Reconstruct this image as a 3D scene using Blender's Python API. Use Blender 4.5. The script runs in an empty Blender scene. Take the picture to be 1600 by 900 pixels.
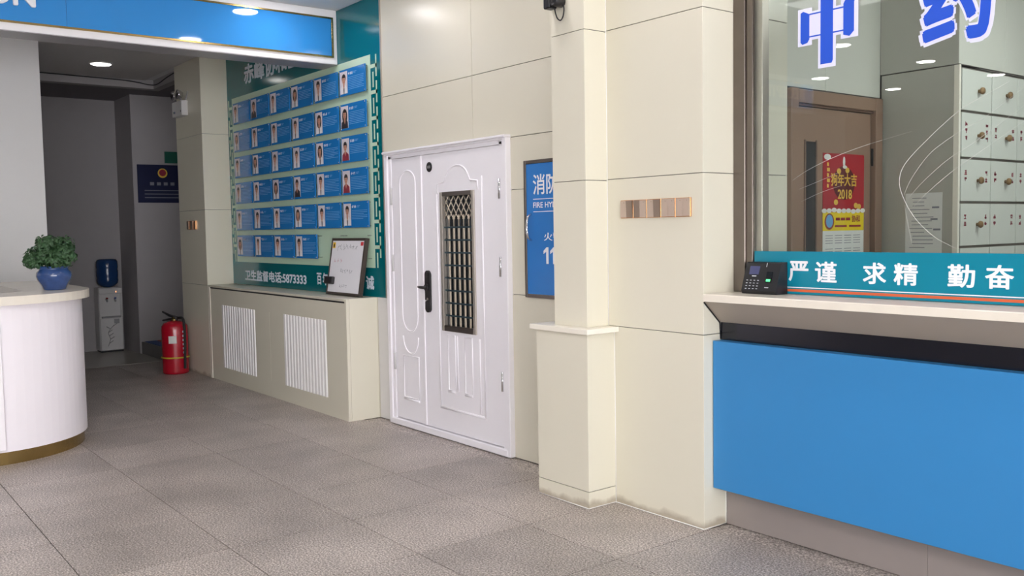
import bpy, bmesh, math, random
from mathutils import Vector, Matrix

random.seed(7)
scene = bpy.context.scene
COL = scene.collection

# ------------------------------------------------------------------ camera
YAW, PITCH, ROLL, FPX = math.radians(-52.21577), math.radians(3.634355), math.radians(-0.958216), 1447.766
fw = Vector((math.sin(YAW) * math.cos(PITCH), math.cos(YAW) * math.cos(PITCH), -math.sin(PITCH)))
r0 = Vector((math.cos(YAW), -math.sin(YAW), 0.0))
u0 = r0.cross(fw)
rt = math.cos(ROLL) * r0 + math.sin(ROLL) * u0
up = -math.sin(ROLL) * r0 + math.cos(ROLL) * u0
cd = bpy.data.cameras.new('camera')
cd.sensor_width = 36.0
cd.lens = FPX / 1600.0 * 36.0
cd.clip_start = 0.05
cam = bpy.data.objects.new('camera', cd)
COL.objects.link(cam)
M = Matrix((rt, up, -fw)).transposed().to_4x4()
M.translation = Vector((0, 0, 1.5))
cam.matrix_world = M
scene.camera = cam

# ------------------------------------------------------------------ world, exposure
w = bpy.data.worlds.new('world')
scene.world = w
w.use_nodes = True
wn = w.node_tree.nodes['Background']
wn.inputs[0].default_value = (0.97, 0.97, 1.0, 1)
wn.inputs[1].default_value = 5.4
vs = scene.view_settings
vs.view_transform = 'Standard'
vs.look = 'None'
vs.exposure = 0.76
vs.gamma = 1.0
vs.use_curve_mapping = False
try:
    scene.cycles.use_denoising = True
    scene.cycles.max_bounces = 8
    scene.cycles.diffuse_bounces = 4
    scene.cycles.transparent_max_bounces = 12
    scene.cycles.sample_clamp_indirect = 4.0
except Exception:
    pass

LAMP_DISC = 33.0      # radiance of the round downlights
FILL_PANEL = 16.0      # radiance of the unseen ceiling panel added as fill light


# ------------------------------------------------------------------ materials
def srgb(r, g, b):
    f = lambda c: (c / 255.0 / 12.92) if c / 255.0 <= 0.04045 else ((c / 255.0 + 0.055) / 1.055) ** 2.4
    return (f(r), f(g), f(b), 1.0)


MATS = {}


def mat(name, col, rough=0.5, metal=0.0, var=0.06, scale=6.0, bump=0.0, bscale=80.0, spec=0.5, coat=0.0):
    m = bpy.data.materials.new(name)
    m.use_nodes = True
    nt = m.node_tree
    b = nt.nodes['Principled BSDF']
    b.inputs['Roughness'].default_value = rough
    b.inputs['Metallic'].default_value = metal
    b.inputs['Specular IOR Level'].default_value = spec
    b.inputs['Coat Weight'].default_value = coat
    geo = nt.nodes.new('ShaderNodeNewGeometry')
    n = nt.nodes.new('ShaderNodeTexNoise')
    n.inputs['Scale'].default_value = scale
    n.inputs['Detail'].default_value = 3.0
    nt.links.new(geo.outputs['Position'], n.inputs['Vector'])
    mx = nt.nodes.new('ShaderNodeMix')
    mx.data_type = 'RGBA'
    mx.inputs[6].default_value = tuple(c * (1 - var) for c in col[:3]) + (1,)
    mx.inputs[7].default_value = tuple(min(1, c * (1 + var)) for c in col[:3]) + (1,)
    nt.links.new(n.outputs['Fac'], mx.inputs[0])
    nt.links.new(mx.outputs[2], b.inputs['Base Color'])
    if bump:
        n2 = nt.nodes.new('ShaderNodeTexNoise')
        n2.inputs['Scale'].default_value = bscale
        nt.links.new(geo.outputs['Position'], n2.inputs['Vector'])
        bp = nt.nodes.new('ShaderNodeBump')
        bp.inputs['Strength'].default_value = bump
        bp.inputs['Distance'].default_value = 0.004
        nt.links.new(n2.outputs['Fac'], bp.inputs['Height'])
        nt.links.new(bp.outputs[0], b.inputs['Normal'])
    MATS[name] = m
    return m


def emit(name, col, strength):
    m = bpy.data.materials.new(name)
    m.use_nodes = True
    nt = m.node_tree
    nt.nodes.clear()
    e = nt.nodes.new('ShaderNodeEmission')
    e.inputs[0].default_value = col
    e.inputs[1].default_value = strength
    o = nt.nodes.new('ShaderNodeOutputMaterial')
    nt.links.new(e.outputs[0], o.inputs[0])
    MATS[name] = m
    return m


def granite():
    m = bpy.data.materials.new('granite')
    m.use_nodes = True
    nt = m.node_tree
    b = nt.nodes['Principled BSDF']
    geo = nt.nodes.new('ShaderNodeNewGeometry')
    n = nt.nodes.new('ShaderNodeTexNoise')
    n.inputs['Scale'].default_value = 115
    n.inputs['Detail'].default_value = 3
    n.inputs['Roughness'].default_value = 0.65
    nt.links.new(geo.outputs['Position'], n.inputs['Vector'])
    cr = nt.nodes.new('ShaderNodeValToRGB')
    els = cr.color_ramp.elements
    els[0].position = 0.33
    els[0].color = srgb(92, 86, 83)
    els[1].position = 0.68
    els[1].color = srgb(240, 231, 224)
    e = els.new(0.50)
    e.color = srgb(168, 157, 150)
    nt.links.new(n.outputs['Fac'], cr.inputs[0])
    n2 = nt.nodes.new('ShaderNodeTexNoise')
    n2.inputs['Scale'].default_value = 2.2
    n2.inputs['Detail'].default_value = 4
    nt.links.new(geo.outputs['Position'], n2.inputs['Vector'])
    oi = nt.nodes.new('ShaderNodeObjectInfo')
    mr = nt.nodes.new('ShaderNodeMapRange')
    mr.inputs[3].default_value = 0.89
    mr.inputs[4].default_value = 1.07
    nt.links.new(oi.outputs['Random'], mr.inputs[0])
    mr2 = nt.nodes.new('ShaderNodeMapRange')
    mr2.inputs[1].default_value = 0.3
    mr2.inputs[2].default_value = 0.7
    mr2.inputs[3].default_value = 0.80
    mr2.inputs[4].default_value = 1.12
    nt.links.new(n2.outputs['Fac'], mr2.inputs[0])
    mu = nt.nodes.new('ShaderNodeMath')
    mu.operation = 'MULTIPLY'
    nt.links.new(mr.outputs[0], mu.inputs[0])
    nt.links.new(mr2.outputs[0], mu.inputs[1])
    hs = nt.nodes.new('ShaderNodeVectorMath')
    hs.operation = 'SCALE'
    nt.links.new(cr.outputs[0], hs.inputs[0])
    nt.links.new(mu.outputs[0], hs.inputs['Scale'])
    nt.links.new(hs.outputs[0], b.inputs['Base Color'])
    b.inputs['Roughness'].default_value = 0.42
    b.inputs['Specular IOR Level'].default_value = 0.4
    MATS['granite'] = m
    return m


def glass(name, tint, f0=0.035, rough=0.0):
    m = bpy.data.materials.new(name)
    m.use_nodes = True
    nt = m.node_tree
    nt.nodes.clear()
    t = nt.nodes.new('ShaderNodeBsdfTransparent')
    t.inputs[0].default_value = tint
    g = nt.nodes.new('ShaderNodeBsdfGlossy')
    g.inputs['Roughness'].default_value = rough
    lw = nt.nodes.new('ShaderNodeLayerWeight')
    lw.inputs[0].default_value = 0.5
    p = nt.nodes.new('ShaderNodeMath')
    p.operation = 'POWER'
    p.inputs[1].default_value = 5.0
    nt.links.new(lw.outputs['Facing'], p.inputs[0])
    ma = nt.nodes.new('ShaderNodeMath')
    ma.operation = 'MULTIPLY_ADD'
    ma.inputs[1].default_value = 1 - f0
    ma.inputs[2].default_value = f0
    nt.links.new(p.outputs[0], ma.inputs[0])
    mx = nt.nodes.new('ShaderNodeMixShader')
    nt.links.new(ma.outputs[0], mx.inputs[0])
    nt.links.new(t.outputs[0], mx.inputs[1])
    nt.links.new(g.outputs[0], mx.inputs[2])
    o = nt.nodes.new('ShaderNodeOutputMaterial')
    nt.links.new(mx.outputs[0], o.inputs[0])
    MATS[name] = m
    return m




def stained(name, col):
    m = mat(name, col, 0.3, var=0.025, scale=1.5)
    nt = m.node_tree
    b = nt.nodes['Principled BSDF']
    src = b.inputs['Base Color'].links[0].from_socket
    geo = nt.nodes.new('ShaderNodeNewGeometry')
    sp = nt.nodes.new('ShaderNodeSeparateXYZ')
    nt.links.new(geo.outputs['Position'], sp.inputs[0])
    n = nt.nodes.new('ShaderNodeTexNoise')
    n.inputs['Scale'].default_value = 9
    n.inputs['Detail'].default_value = 5
    nt.links.new(geo.outputs['Position'], n.inputs['Vector'])
    h = nt.nodes.new('ShaderNodeMath'); h.operation = 'MULTIPLY'; h.inputs[1].default_value = 0.085
    nt.links.new(n.outputs['Fac'], h.inputs[0])
    d = nt.nodes.new('ShaderNodeMath'); d.operation = 'SUBTRACT'
    nt.links.new(h.outputs[0], d.inputs[0]); nt.links.new(sp.outputs['Z'], d.inputs[1])
    mr = nt.nodes.new('ShaderNodeMapRange')
    mr.inputs[1].default_value = 0.0; mr.inputs[2].default_value = 0.03
    mr.inputs[3].default_value = 0.0; mr.inputs[4].default_value = 0.6
    nt.links.new(d.outputs[0], mr.inputs[0])
    mx = nt.nodes.new('ShaderNodeMix'); mx.data_type = 'RGBA'
    nt.links.new(mr.outputs[0], mx.inputs[0])
    nt.links.new(src, mx.inputs[6])
    mx.inputs[7].default_value = srgb(140, 122, 98)
    nt.links.new(mx.outputs[2], b.inputs['Base Color'])
    return m


granite()
stained('cream_stained', srgb(223, 218, 200))
glass('window_glass', (0.94, 0.965, 0.955, 1), 0.03)
mat('cream', srgb(223, 218, 200), 0.28, var=0.025, scale=1.5)
mat('cream_edge', srgb(240, 234, 220), 0.4, var=0.02)
mat('joint', srgb(96, 92, 88), 0.5)
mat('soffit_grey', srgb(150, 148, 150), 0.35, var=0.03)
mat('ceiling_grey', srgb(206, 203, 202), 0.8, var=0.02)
mat('lobby_wall', srgb(150, 148, 146), 0.7, var=0.02)
mat('grout', srgb(62, 58, 55), 0.8)
mat('white_wall', srgb(222, 220, 218), 0.7, var=0.02)
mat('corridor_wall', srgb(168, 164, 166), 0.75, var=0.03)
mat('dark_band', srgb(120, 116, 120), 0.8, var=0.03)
mat('ceiling_white', srgb(226, 226, 226), 0.8, var=0.02)
mat('white_bead', srgb(246, 244, 240), 0.5, var=0.02)
mat('corridor_tile', srgb(170, 166, 158), 0.3, var=0.06, scale=3)
mat('header_white', srgb(238, 236, 238), 0.35, var=0.02)
mat('sign_blue', srgb(54, 140, 212), 0.05, var=0.03)
mat('gold', srgb(178, 152, 98), 0.22, metal=1.0, var=0.05)
mat('letter_white', srgb(240, 240, 244), 0.4, var=0.02)
mat('teal', srgb(0, 104, 112), 0.12, var=0.05, scale=2)
mat('mint', srgb(196, 222, 196), 0.3, var=0.04, scale=2)
mat('card_blue', srgb(36, 122, 194), 0.10, var=0.05)
mat('print_white', srgb(226, 236, 246), 0.4, var=0.02)
mat('print_pale', srgb(110, 172, 224), 0.4, var=0.02)
mat('photo_back', srgb(222, 214, 220), 0.3, var=0.03)
mat('skin', srgb(196, 146, 124), 0.5, var=0.04)
mat('hair', srgb(34, 28, 28), 0.5)
mat('coat_white', srgb(234, 232, 236), 0.5)
mat('suit_dark', srgb(48, 44, 52), 0.5)
mat('blouse_red', srgb(142, 44, 62), 0.5)
mat('steel', srgb(186, 178, 168), 0.32, metal=0.7, var=0.10, scale=8)
mat('steel_dark', srgb(120, 112, 106), 0.28, metal=1.0, var=0.12, scale=10)
mat('chrome', srgb(215, 215, 218), 0.12, metal=1.0)
mat('door_white', srgb(248, 245, 250), 0.36, var=0.015)
mat('black_metal', srgb(34, 32, 34), 0.4)
mat('black_plastic', srgb(24, 25, 30), 0.38)
mat('dark_glass', srgb(20, 26, 32), 0.08)
mat('bar_teal', srgb(52, 74, 84), 0.3, metal=0.6)
mat('bar_gold', srgb(214, 200, 180), 0.35, metal=0.25)
mat('grille_white', srgb(246, 244, 242), 0.5, var=0.02)
mat('grille_dark', srgb(84, 80, 76), 0.7)
mat('cabinet_blue', srgb(36, 122, 204), 0.25, var=0.03)
mat('counter_blue', srgb(52, 134, 196), 0.36, var=0.03, scale=3)
mat('stone_white', srgb(236, 228, 214), 0.22, var=0.05, scale=12)
mat('cove_taupe', srgb(168, 156, 142), 0.45, var=0.04)
mat('black_band', srgb(16, 18, 28), 0.15)
mat('plinth_grey', srgb(150, 140, 136), 0.3, var=0.08, scale=5)
mat('banner_teal', srgb(0, 132, 158), 0.3, var=0.02)
mat('banner_white', srgb(246, 247, 252), 0.4, var=0.01)
mat('banner_orange', srgb(224, 104, 62), 0.4, var=0.02)
mat('letter_blue', srgb(24, 82, 208), 0.35, var=0.02)
mat('letter_rim', srgb(226, 226, 248), 0.4, var=0.01)
mat('taupe_switch', srgb(192, 172, 156), 0.35, metal=0.2, var=0.03)
mat('taupe_dark', srgb(140, 122, 108), 0.35, metal=0.2, var=0.03)
mat('rose_gold', srgb(214, 158, 112), 0.25, metal=0.9)
mat('wood_brown', srgb(148, 120, 102), 0.45, var=0.10, scale=3)
mat('wood_dark', srgb(118, 94, 80), 0.45, var=0.10, scale=3)
mat('pharm_wall', srgb(214, 214, 204), 0.35, var=0.02)
mat('pharm_grey', srgb(178, 176, 166), 0.3, var=0.03)
mat('drawer_white', srgb(222, 224, 216), 0.4, var=0.02)
mat('drawer_gap', srgb(120, 112, 104), 0.6)
mat('knob_wood', srgb(138, 108, 72), 0.4)
mat('label_red', srgb(150, 40, 62), 0.5)
mat('poster_red', srgb(172, 28, 44), 0.35, var=0.08)
mat('poster_dark', srgb(96, 22, 34), 0.4, var=0.2)
mat('poster_gold', srgb(228, 190, 78), 0.35)
mat('poster_yellow', srgb(240, 212, 34), 0.4)
mat('paper', srgb(228, 228, 224), 0.6, var=0.02)
mat('ink_grey', srgb(128, 130, 140), 0.6)
mat('ink_pink', srgb(206, 158, 172), 0.6)
mat('extinguisher_red', srgb(176, 18, 40), 0.25, var=0.04, coat=0.4)
mat('strap_yellow', srgb(206, 186, 48), 0.5)
mat('rubber', srgb(26, 26, 28), 0.6)
mat('appliance_white', srgb(206, 204, 204), 0.4, var=0.02)
mat('appliance_grey', srgb(150, 150, 152), 0.45)
mat('bottle_blue', srgb(28, 62, 108), 0.15, var=0.08)
mat('tap_blue', srgb(40, 60, 130), 0.4)
mat('tap_red', srgb(150, 40, 44), 0.4)
mat('counter_white', srgb(247, 241, 246), 0.35, var=0.012)
mat('desk_bluegrey', srgb(118, 134, 160), 0.5)
mat('pot_blue', srgb(44, 74, 128), 0.12, var=0.35, scale=22, coat=0.6)
mat('leaf_green', srgb(52, 84, 50), 0.55, var=0.45, scale=30)
mat('soil', srgb(52, 40, 32), 0.9)
mat('navy', srgb(30, 36, 70), 0.3)
mat('exit_green', srgb(20, 92, 78), 0.4)
mat('mat_red', srgb(150, 74, 62), 0.8)
mat('mat_blue', srgb(62, 84, 138), 0.8)
mat('step_grey', srgb(118, 116, 116), 0.5, var=0.08)
mat('sticker_yellow', srgb(240, 196, 30), 0.5)
mat('sticker_red', srgb(206, 40, 50), 0.5)
mat('frame_brown', srgb(64, 54, 48), 0.45)
mat('white_surface', srgb(244, 243, 248), 0.2, var=0.01)
mat('key_white', srgb(210, 212, 220), 0.5)
mat('screen_blue', srgb(74, 78, 116), 0.15)
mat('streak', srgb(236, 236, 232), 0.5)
mat('film', srgb(230, 232, 232), 0.3)
emit('lamp_disc', (1.0, 0.955, 0.97, 1), LAMP_DISC)
emit('fill_panel', (1.0, 0.97, 0.94, 1), FILL_PANEL)
emit('lamp_pharmacy', (0.96, 1.0, 0.97, 1), 9.5)
emit('lamp_panel_dim', (1.0, 0.97, 0.94, 1), 3.0)
emit('lamp_corridor', (1.0, 0.97, 0.9, 1), 5.0)
emit('led_green', (0.1, 1.0, 0.25, 1), 1.6)
emit('led_orange', (1.0, 0.3, 0.12, 1), 1.5)
MT = MATS


# ------------------------------------------------------------------ helpers
def wloc(o):
    v = Vector((0, 0, 0))
    while o is not None:
        v += Vector(o.location)
        o = o.parent
    return v


def tag(o, label=None, cat=None, group=None, kind=None):
    if label: o['label'] = label
    if cat: o['category'] = cat
    if group: o['group'] = group
    if kind: o['kind'] = kind
    return o


def empty(name, loc, label=None, cat=None, group=None, kind=None, parent=None):
    o = bpy.data.objects.new(name, None)
    o.empty_display_size = 0.05
    COL.objects.link(o)
    o.location = Vector(loc) - (wloc(parent) if parent else Vector((0, 0, 0)))
    o.parent = parent
    return tag(o, label, cat, group, kind)


def link(name, me, parent=None, loc=(0, 0, 0)):
    o = bpy.data.objects.new(name, me)
    COL.objects.link(o)
    o.location = loc
    if parent: o.parent = parent
    return o


STUFF = ('label_marks', 'handwriting', 'date_print', 'red_print', 'gold_print', 'snow_print', 'lettering_mark', 'badge_print', 'floral_print', 'foliage')


def bm_obj(name, bm, m, parent=None, smooth=False, origin=None, recalc=True):
    """bmesh holds WORLD coordinates; the object's origin is put at the mesh centre-bottom."""
    if recalc: bmesh.ops.recalc_face_normals(bm, faces=bm.faces)
    vs_ = [v.co for v in bm.verts]
    mn = Vector((min(v[i] for v in vs_) for i in range(3)))
    mx = Vector((max(v[i] for v in vs_) for i in range(3)))
    org = Vector(origin) if origin else Vector(((mn.x + mx.x) / 2, (mn.y + mx.y) / 2, mn.z))
    for v in bm.verts: v.co -= org
    me = bpy.data.meshes.new(name)
    bm.to_mesh(me)
    bm.free()
    for mm in (m if isinstance(m, (list, tuple)) else [m]):
        me.materials.append(MT[mm])
    if smooth:
        for p in me.polygons: p.use_smooth = True
    o = link(name, me, parent, org - (wloc(parent) if parent else Vector((0, 0, 0))))
    if name in STUFF: o['kind'] = 'stuff'
    return o


def add_box(bm, x, y, z, bev=0.0, mi=0):
    vs_ = [bm.verts.new((x[i], y[j], z[k])) for i in (0, 1) for j in (0, 1) for k in (0, 1)]
    idx = [(0, 1, 3, 2), (4, 6, 7, 5), (0, 4, 5, 1), (2, 3, 7, 6), (0, 2, 6, 4), (1, 5, 7, 3)]
    fs = [bm.faces.new([vs_[i] for i in f]) for f in idx]
    for f in fs: f.material_index = mi
    if bev:
        es = set(e for f in fs for e in f.edges)
        bmesh.ops.bevel(bm, geom=list(es), offset=bev, segments=1, affect='EDGES')
    return fs


def box(name, x, y, z, m, parent=None, bev=0.0):
    bm = bmesh.new()
    add_box(bm, x, y, z, bev)
    return bm_obj(name, bm, m, parent)


def add_prism(bm, prof, axis, a, b, mi=0):
    """prof: list of 2-D points; axis 'x': (y,z); 'y': (x,z); 'z': (x,y)."""
    def P(p, t):
        return {'x': (t, p[0], p[1]), 'y': (p[0], t, p[1]), 'z': (p[0], p[1], t)}[axis]
    A = [bm.verts.new(P(p, a)) for p in prof]
    B = [bm.verts.new(P(p, b)) for p in prof]
    n = len(prof)
    fs = [bm.faces.new(A), bm.faces.new(list(reversed(B)))]
    for i in range(n):
        fs.append(bm.faces.new([A[i], A[(i + 1) % n], B[(i + 1) % n], B[i]]))
    for f in fs: f.material_index = mi
    return fs


def prism(name, prof, axis, a, b, m, parent=None, smooth=False):
    bm = bmesh.new()
    add_prism(bm, prof, axis, a, b)
    return bm_obj(name, bm, m, parent, smooth)


def add_tube(bm, pts, r, seg=8, mi=0, closed=False, cap=True):
    pts = [Vector(p) for p in pts]
    rings = []
    n = len(pts)
    prev = None
    for i, p in enumerate(pts):
        a = pts[(i - 1) % n] if (i > 0 or closed) else p
        b = pts[(i + 1) % n] if (i < n - 1 or closed) else p
        t = (b - a)
        t = t.normalized() if t.length > 1e-9 else Vector((0, 0, 1))
        if prev is None:
            ref = Vector((0, 0, 1)) if abs(t.z) < 0.9 else Vector((1, 0, 0))
            nrm = t.cross(ref).normalized()
        else:
            nrm = (prev - t * prev.dot(t))
            nrm = nrm.normalized() if nrm.length > 1e-6 else t.cross(Vector((1, 0.3, 0.2))).normalized()
        prev = nrm
        bn = t.cross(nrm)
        rr = r[i] if isinstance(r, (list, tuple)) else r
        rings.append([bm.verts.new(p + rr * (math.cos(2 * math.pi * k / seg) * nrm + math.sin(2 * math.pi * k / seg) * bn)) for k in range(seg)])
    m_ = n if closed else n - 1
    for i in range(m_):
        A, B = rings[i], rings[(i + 1) % n]
        for k in range(seg):
            f = bm.faces.new([A[k], A[(k + 1) % seg], B[(k + 1) % seg], B[k]])
            f.material_index = mi
            f.smooth = True
    if cap and not closed:
        bm.faces.new(list(reversed(rings[0]))).material_index = mi
        bm.faces.new(rings[-1]).material_index = mi


def tube(name, pts, r, m, parent=None, seg=8, closed=False):
    bm = bmesh.new()
    add_tube(bm, pts, r, seg, closed=closed)
    return bm_obj(name, bm, m, parent)


def add_lathe(bm, c, prof, seg=32, mi=0, axis='z'):
    """prof: list of (radius, height) along the axis from c."""
    c = Vector(c)
    rings = []
    for (r, h) in prof:
        ring = []
        for k in range(seg):
            a = 2 * math.pi * k / seg
            u, v = r * math.cos(a), r * math.sin(a)
            d = {'z': (u, v, h), 'x': (h, u, v), 'y': (u, h, v)}[axis]
            ring.append(bm.verts.new(c + Vector(d)))
        rings.append(ring)
    for A, B in zip(rings[:-1], rings[1:]):
        for k in range(seg):
            f = bm.faces.new([A[k], A[(k + 1) % seg], B[(k + 1) % seg], B[k]])
            f.material_index = mi
            f.smooth = True
    bm.faces.new(list(reversed(rings[0]))).material_index = mi
    bm.faces.new(rings[-1]).material_index = mi


def lathe(name, c, prof, m, parent=None, seg=32, axis='z'):
    bm = bmesh.new()
    add_lathe(bm, c, prof, seg, 0, axis)
    return bm_obj(name, bm, m, parent)


def glyph(body):
    """flat bmesh of a string in font units (the program's own font, with its fallback glyphs)"""
    c = bpy.data.curves.new('glyph', 'FONT')
    c.body = body
    c.resolution_u = 4
    o = bpy.data.objects.new('glyph', c)
    COL.objects.link(o)
    bpy.context.view_layer.update()
    me = bpy.data.meshes.new_from_object(o.evaluated_get(bpy.context.evaluated_depsgraph_get()))
    bpy.data.objects.remove(o)
    bpy.data.curves.remove(c)
    bm = bmesh.new()
    bm.from_mesh(me)
    bpy.data.meshes.remove(me)
    bmesh.ops.remove_doubles(bm, verts=bm.verts, dist=1e-5)
    return bm


def text(name, body, m, facing, x, y, z, parent=None, depth=0.002, bold=0.0):
    """Fits a string into a rectangle, one mesh per character; bold strokes are layered shifted copies.
    facing '-y': x=(x0,x1), y=front plane, z=(z0,z1); facing '+x': y=(y0,y1), x=front plane."""
    chars = []
    ext = lambda b, i: (min(v.co[i] for v in b.verts), max(v.co[i] for v in b.verts))
    for i, ch in enumerate(body):
        if ch == ' ': continue
        gm = glyph(ch)
        x0, x1 = ext(gm, 0)
        if len(body) > 1:
            whole = glyph(body[:i + 1])
            dx = ext(whole, 0)[1] - x1
            whole.free()
        else:
            dx = 0
        chars.append((gm, dx))
    X0 = min(ext(b, 0)[0] + d for b, d in chars) - bold
    X1 = max(ext(b, 0)[1] + d for b, d in chars) + bold
    Y0 = min(ext(b, 1)[0] for b, d in chars) - bold
    Y1 = max(ext(b, 1)[1] for b, d in chars) + bold
    hr = x if facing == '-y' else y
    offs = [(0, 0)]
    if bold: offs += [(bold * math.cos(t), bold * math.sin(t)) for t in [math.pi * k / 4 for k in range(8)]]
    last = None
    for gm, d in chars:
        out = bmesh.new()
        for li, (ox, oy) in enumerate(offs):
            e = li * 0.00006
            vm = {}
            back = {}
            for v in gm.verts:
                a_ = hr[0] + (v.co.x + d + ox - X0) / (X1 - X0) * (hr[1] - hr[0])
                b_ = z[0] + (v.co.y + oy - Y0) / (Y1 - Y0) * (z[1] - z[0])
                vm[v] = out.verts.new((a_, y + e, b_) if facing == '-y' else (x - e, a_, b_))
                back[v] = out.verts.new((a_, y + depth, b_) if facing == '-y' else (x - depth, a_, b_))
            for f in gm.faces:
                try: out.faces.new([vm[v] for v in f.verts])
                except ValueError: pass
            for ed in gm.edges:
                if len(ed.link_faces) == 1:
                    p, q = ed.verts
                    out.faces.new([vm[p], vm[q], back[q], back[p]])
        gm.free()
        last = bm_obj(name, out, m, parent, recalc=False)
    return last


def disc_pts(cx, cz, rx, rz, n=16, a0=0.0, a1=2 * math.pi):
    return [(cx + rx * math.cos(a0 + (a1 - a0) * i / n), cz + rz * math.sin(a0 + (a1 - a0) * i / n)) for i in range(n + (0 if abs(a1 - a0 - 2 * math.pi) < 1e-6 else 1))]


CZ = 3.34        # ceiling height
YW = 3.69        # face of the wall with the door

# ================================================================== STRUCTURE
# ---- floor
fl = box('floor', (-14.0, 4.2), (-7.2, 9.6), (-0.10, -0.005), 'granite')
tag(fl, kind='structure')
TP = 0.65
g = 0.0022
bm = bmesh.new()
add_box(bm, (-TP / 2 + g, TP / 2 - g), (-TP / 2 + g, TP / 2 - g), (-0.004, 0.0), 0.0008)
me_tile = bpy.data.meshes.new('tile')
bm.to_mesh(me_tile)
bm.free()
me_tile.materials.append(MT['granite'])
box('grout_bed', (-11.40, 0.91), (-2.95, 3.51), (-0.005, -0.0042), 'grout', fl)
for i in range(-11, 8):
    for j in range(-6, 4):
        cx, cy = -4.27 + (i + 0.5) * TP, 1.58 + (j - 0.5) * TP
        link('tile', me_tile, fl, Vector((cx, cy, 0)) - wloc(fl))
cf = box('floor_corridor', (-14.0, -11.22), (-7.2, 7.0), (0.0005, 0.004), 'corridor_tile')
tag(cf, kind='structure')

# ---- ceiling
ce = box('ceiling', (-14.0, 4.2), (-7.2, 9.6), (CZ, CZ + 0.1), 'ceiling_white')
tag(ce, kind='structure')

tag(box('ceiling_reception', (-11.42, -7.345), (-7.0, 3.40), (CZ - 0.012, CZ), 'ceiling_grey'), kind='structure')  # added grey sheet, darkening the mostly unlit reception ceiling by colour

# ---- wall with the door
wa = box('wall_back', (-9.75, -3.05), (3.70, 3.95), (0, CZ), 'joint')
tag(wa, kind='structure')
G = 0.002


def panel(x, z, parent=wa, m='cream', y=(YW, 3.705)):
    return box('panel', (x[0] + G, x[1] - G), y, (z[0] + G, z[1] - G), m, parent, 0.0008)


panel((-6.37, -5.164), (2.54, CZ))
panel((-5.164, -3.70), (2.54, CZ))
panel((-6.37, -5.164), (2.09, 2.54))
panel((-5.164, -3.70), (2.09, 2.54))
panel((-4.80, -3.70), (1.754, 2.09))
panel((-4.80, -3.70), (1.076, 1.754))
panel((-4.80, -3.70), (0.0, 1.076))
panel((-9.70, -6.52), (0.0, CZ))
panel((-6.52, -6.30), (0.0, 2.10), m='white_wall')


def clad(name, x, y, zs, gap=0.0035, m='cream'):
    """A clad pillar: a core with one proud row of cladding per pair of heights."""
    c = box(name, (x[0] + 0.006, x[1] - 0.006), (y[0] + 0.006, y[1] - 0.006), (zs[0], zs[-1]), 'joint')
    tag(c, kind='structure')
    for a, b in zip(zs[:-1], zs[1:]):
        a_ = a if a == zs[0] else a + gap / 2
        b_ = b if b == zs[-1] else b - gap / 2
        box('panel', x, y, (a_, b_), m + '_stained' if (a == 0 and m == 'cream') else m, c, 0.0012)
    return c


# column with its pedestal
ped = clad('wall_column_pedestal', (-4.02, -3.60), (3.287, 3.70), [0, 0.092, 0.938])
box('pedestal_cap', (-4.05, -3.568), (3.258, 3.70), (0.938, 0.968), 'cream_edge', ped, 0.003)
colu = clad('wall_column', (-3.912, -3.645), (3.33, 3.70), [0.968, 1.752, 2.54, CZ])
# main pillar beside the pharmacy window, running on behind the glass
pil = clad('wall_pillar', (-3.70, -2.98), (3.487, 4.154), [0, 0.968, 1.757, 2.545, CZ])
# white sealant beads
bd = empty('trim_1', (-3.5, 3.4, 0), kind='structure')
for nm, pts in [('bead', [(-4.02, 3.285, 0.004), (-3.60, 3.285, 0.004), (-3.598, 3.485, 0.004), (-2.98, 3.485, 0.004), (-2.978, 3.65, 0.004)]),
                ('bead', [(-3.598, 3.485, 0.0), (-3.598, 3.485, 0.936)]),
                ('bead', [(-3.643, 3.485, 0.97), (-3.643, 3.485, CZ)]),
                ('bead', [(-2.979, 3.652, 0.0), (-2.979, 3.652, 0.2)])]:
    tube(nm, pts, 0.0022, 'white_bead', bd, 6)

# left pillar at the corridor mouth
lp = clad('wall_corridor_pillar', (-10.37, -9.575), (3.405, 3.75), [0, 0.967, 1.755, 2.54, CZ])

# reception back wall and corridor shell
tag(box('wall_reception', (-9.35, -9.2), (-7.2, 1.83), (0, CZ), 'white_wall'), kind='structure')
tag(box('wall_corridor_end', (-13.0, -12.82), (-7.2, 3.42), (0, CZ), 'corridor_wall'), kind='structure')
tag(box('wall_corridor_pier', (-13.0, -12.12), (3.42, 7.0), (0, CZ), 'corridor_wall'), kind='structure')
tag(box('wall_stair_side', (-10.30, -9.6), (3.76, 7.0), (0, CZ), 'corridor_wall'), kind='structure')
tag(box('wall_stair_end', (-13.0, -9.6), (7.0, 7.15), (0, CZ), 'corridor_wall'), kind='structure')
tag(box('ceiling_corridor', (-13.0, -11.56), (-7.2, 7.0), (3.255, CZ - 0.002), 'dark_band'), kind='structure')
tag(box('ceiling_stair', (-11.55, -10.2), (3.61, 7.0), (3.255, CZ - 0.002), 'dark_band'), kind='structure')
bm = bmesh.new()
add_box(bm, (-11.55, -11.42), (-7.2, 3.60), (3.235, CZ), 0.002)
add_box(bm, (-11.42, -10.35), (3.50, 3.60), (3.235, CZ), 0.002)
tag(bm_obj('trim_2', bm, 'corridor_wall'), kind='structure')

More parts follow.
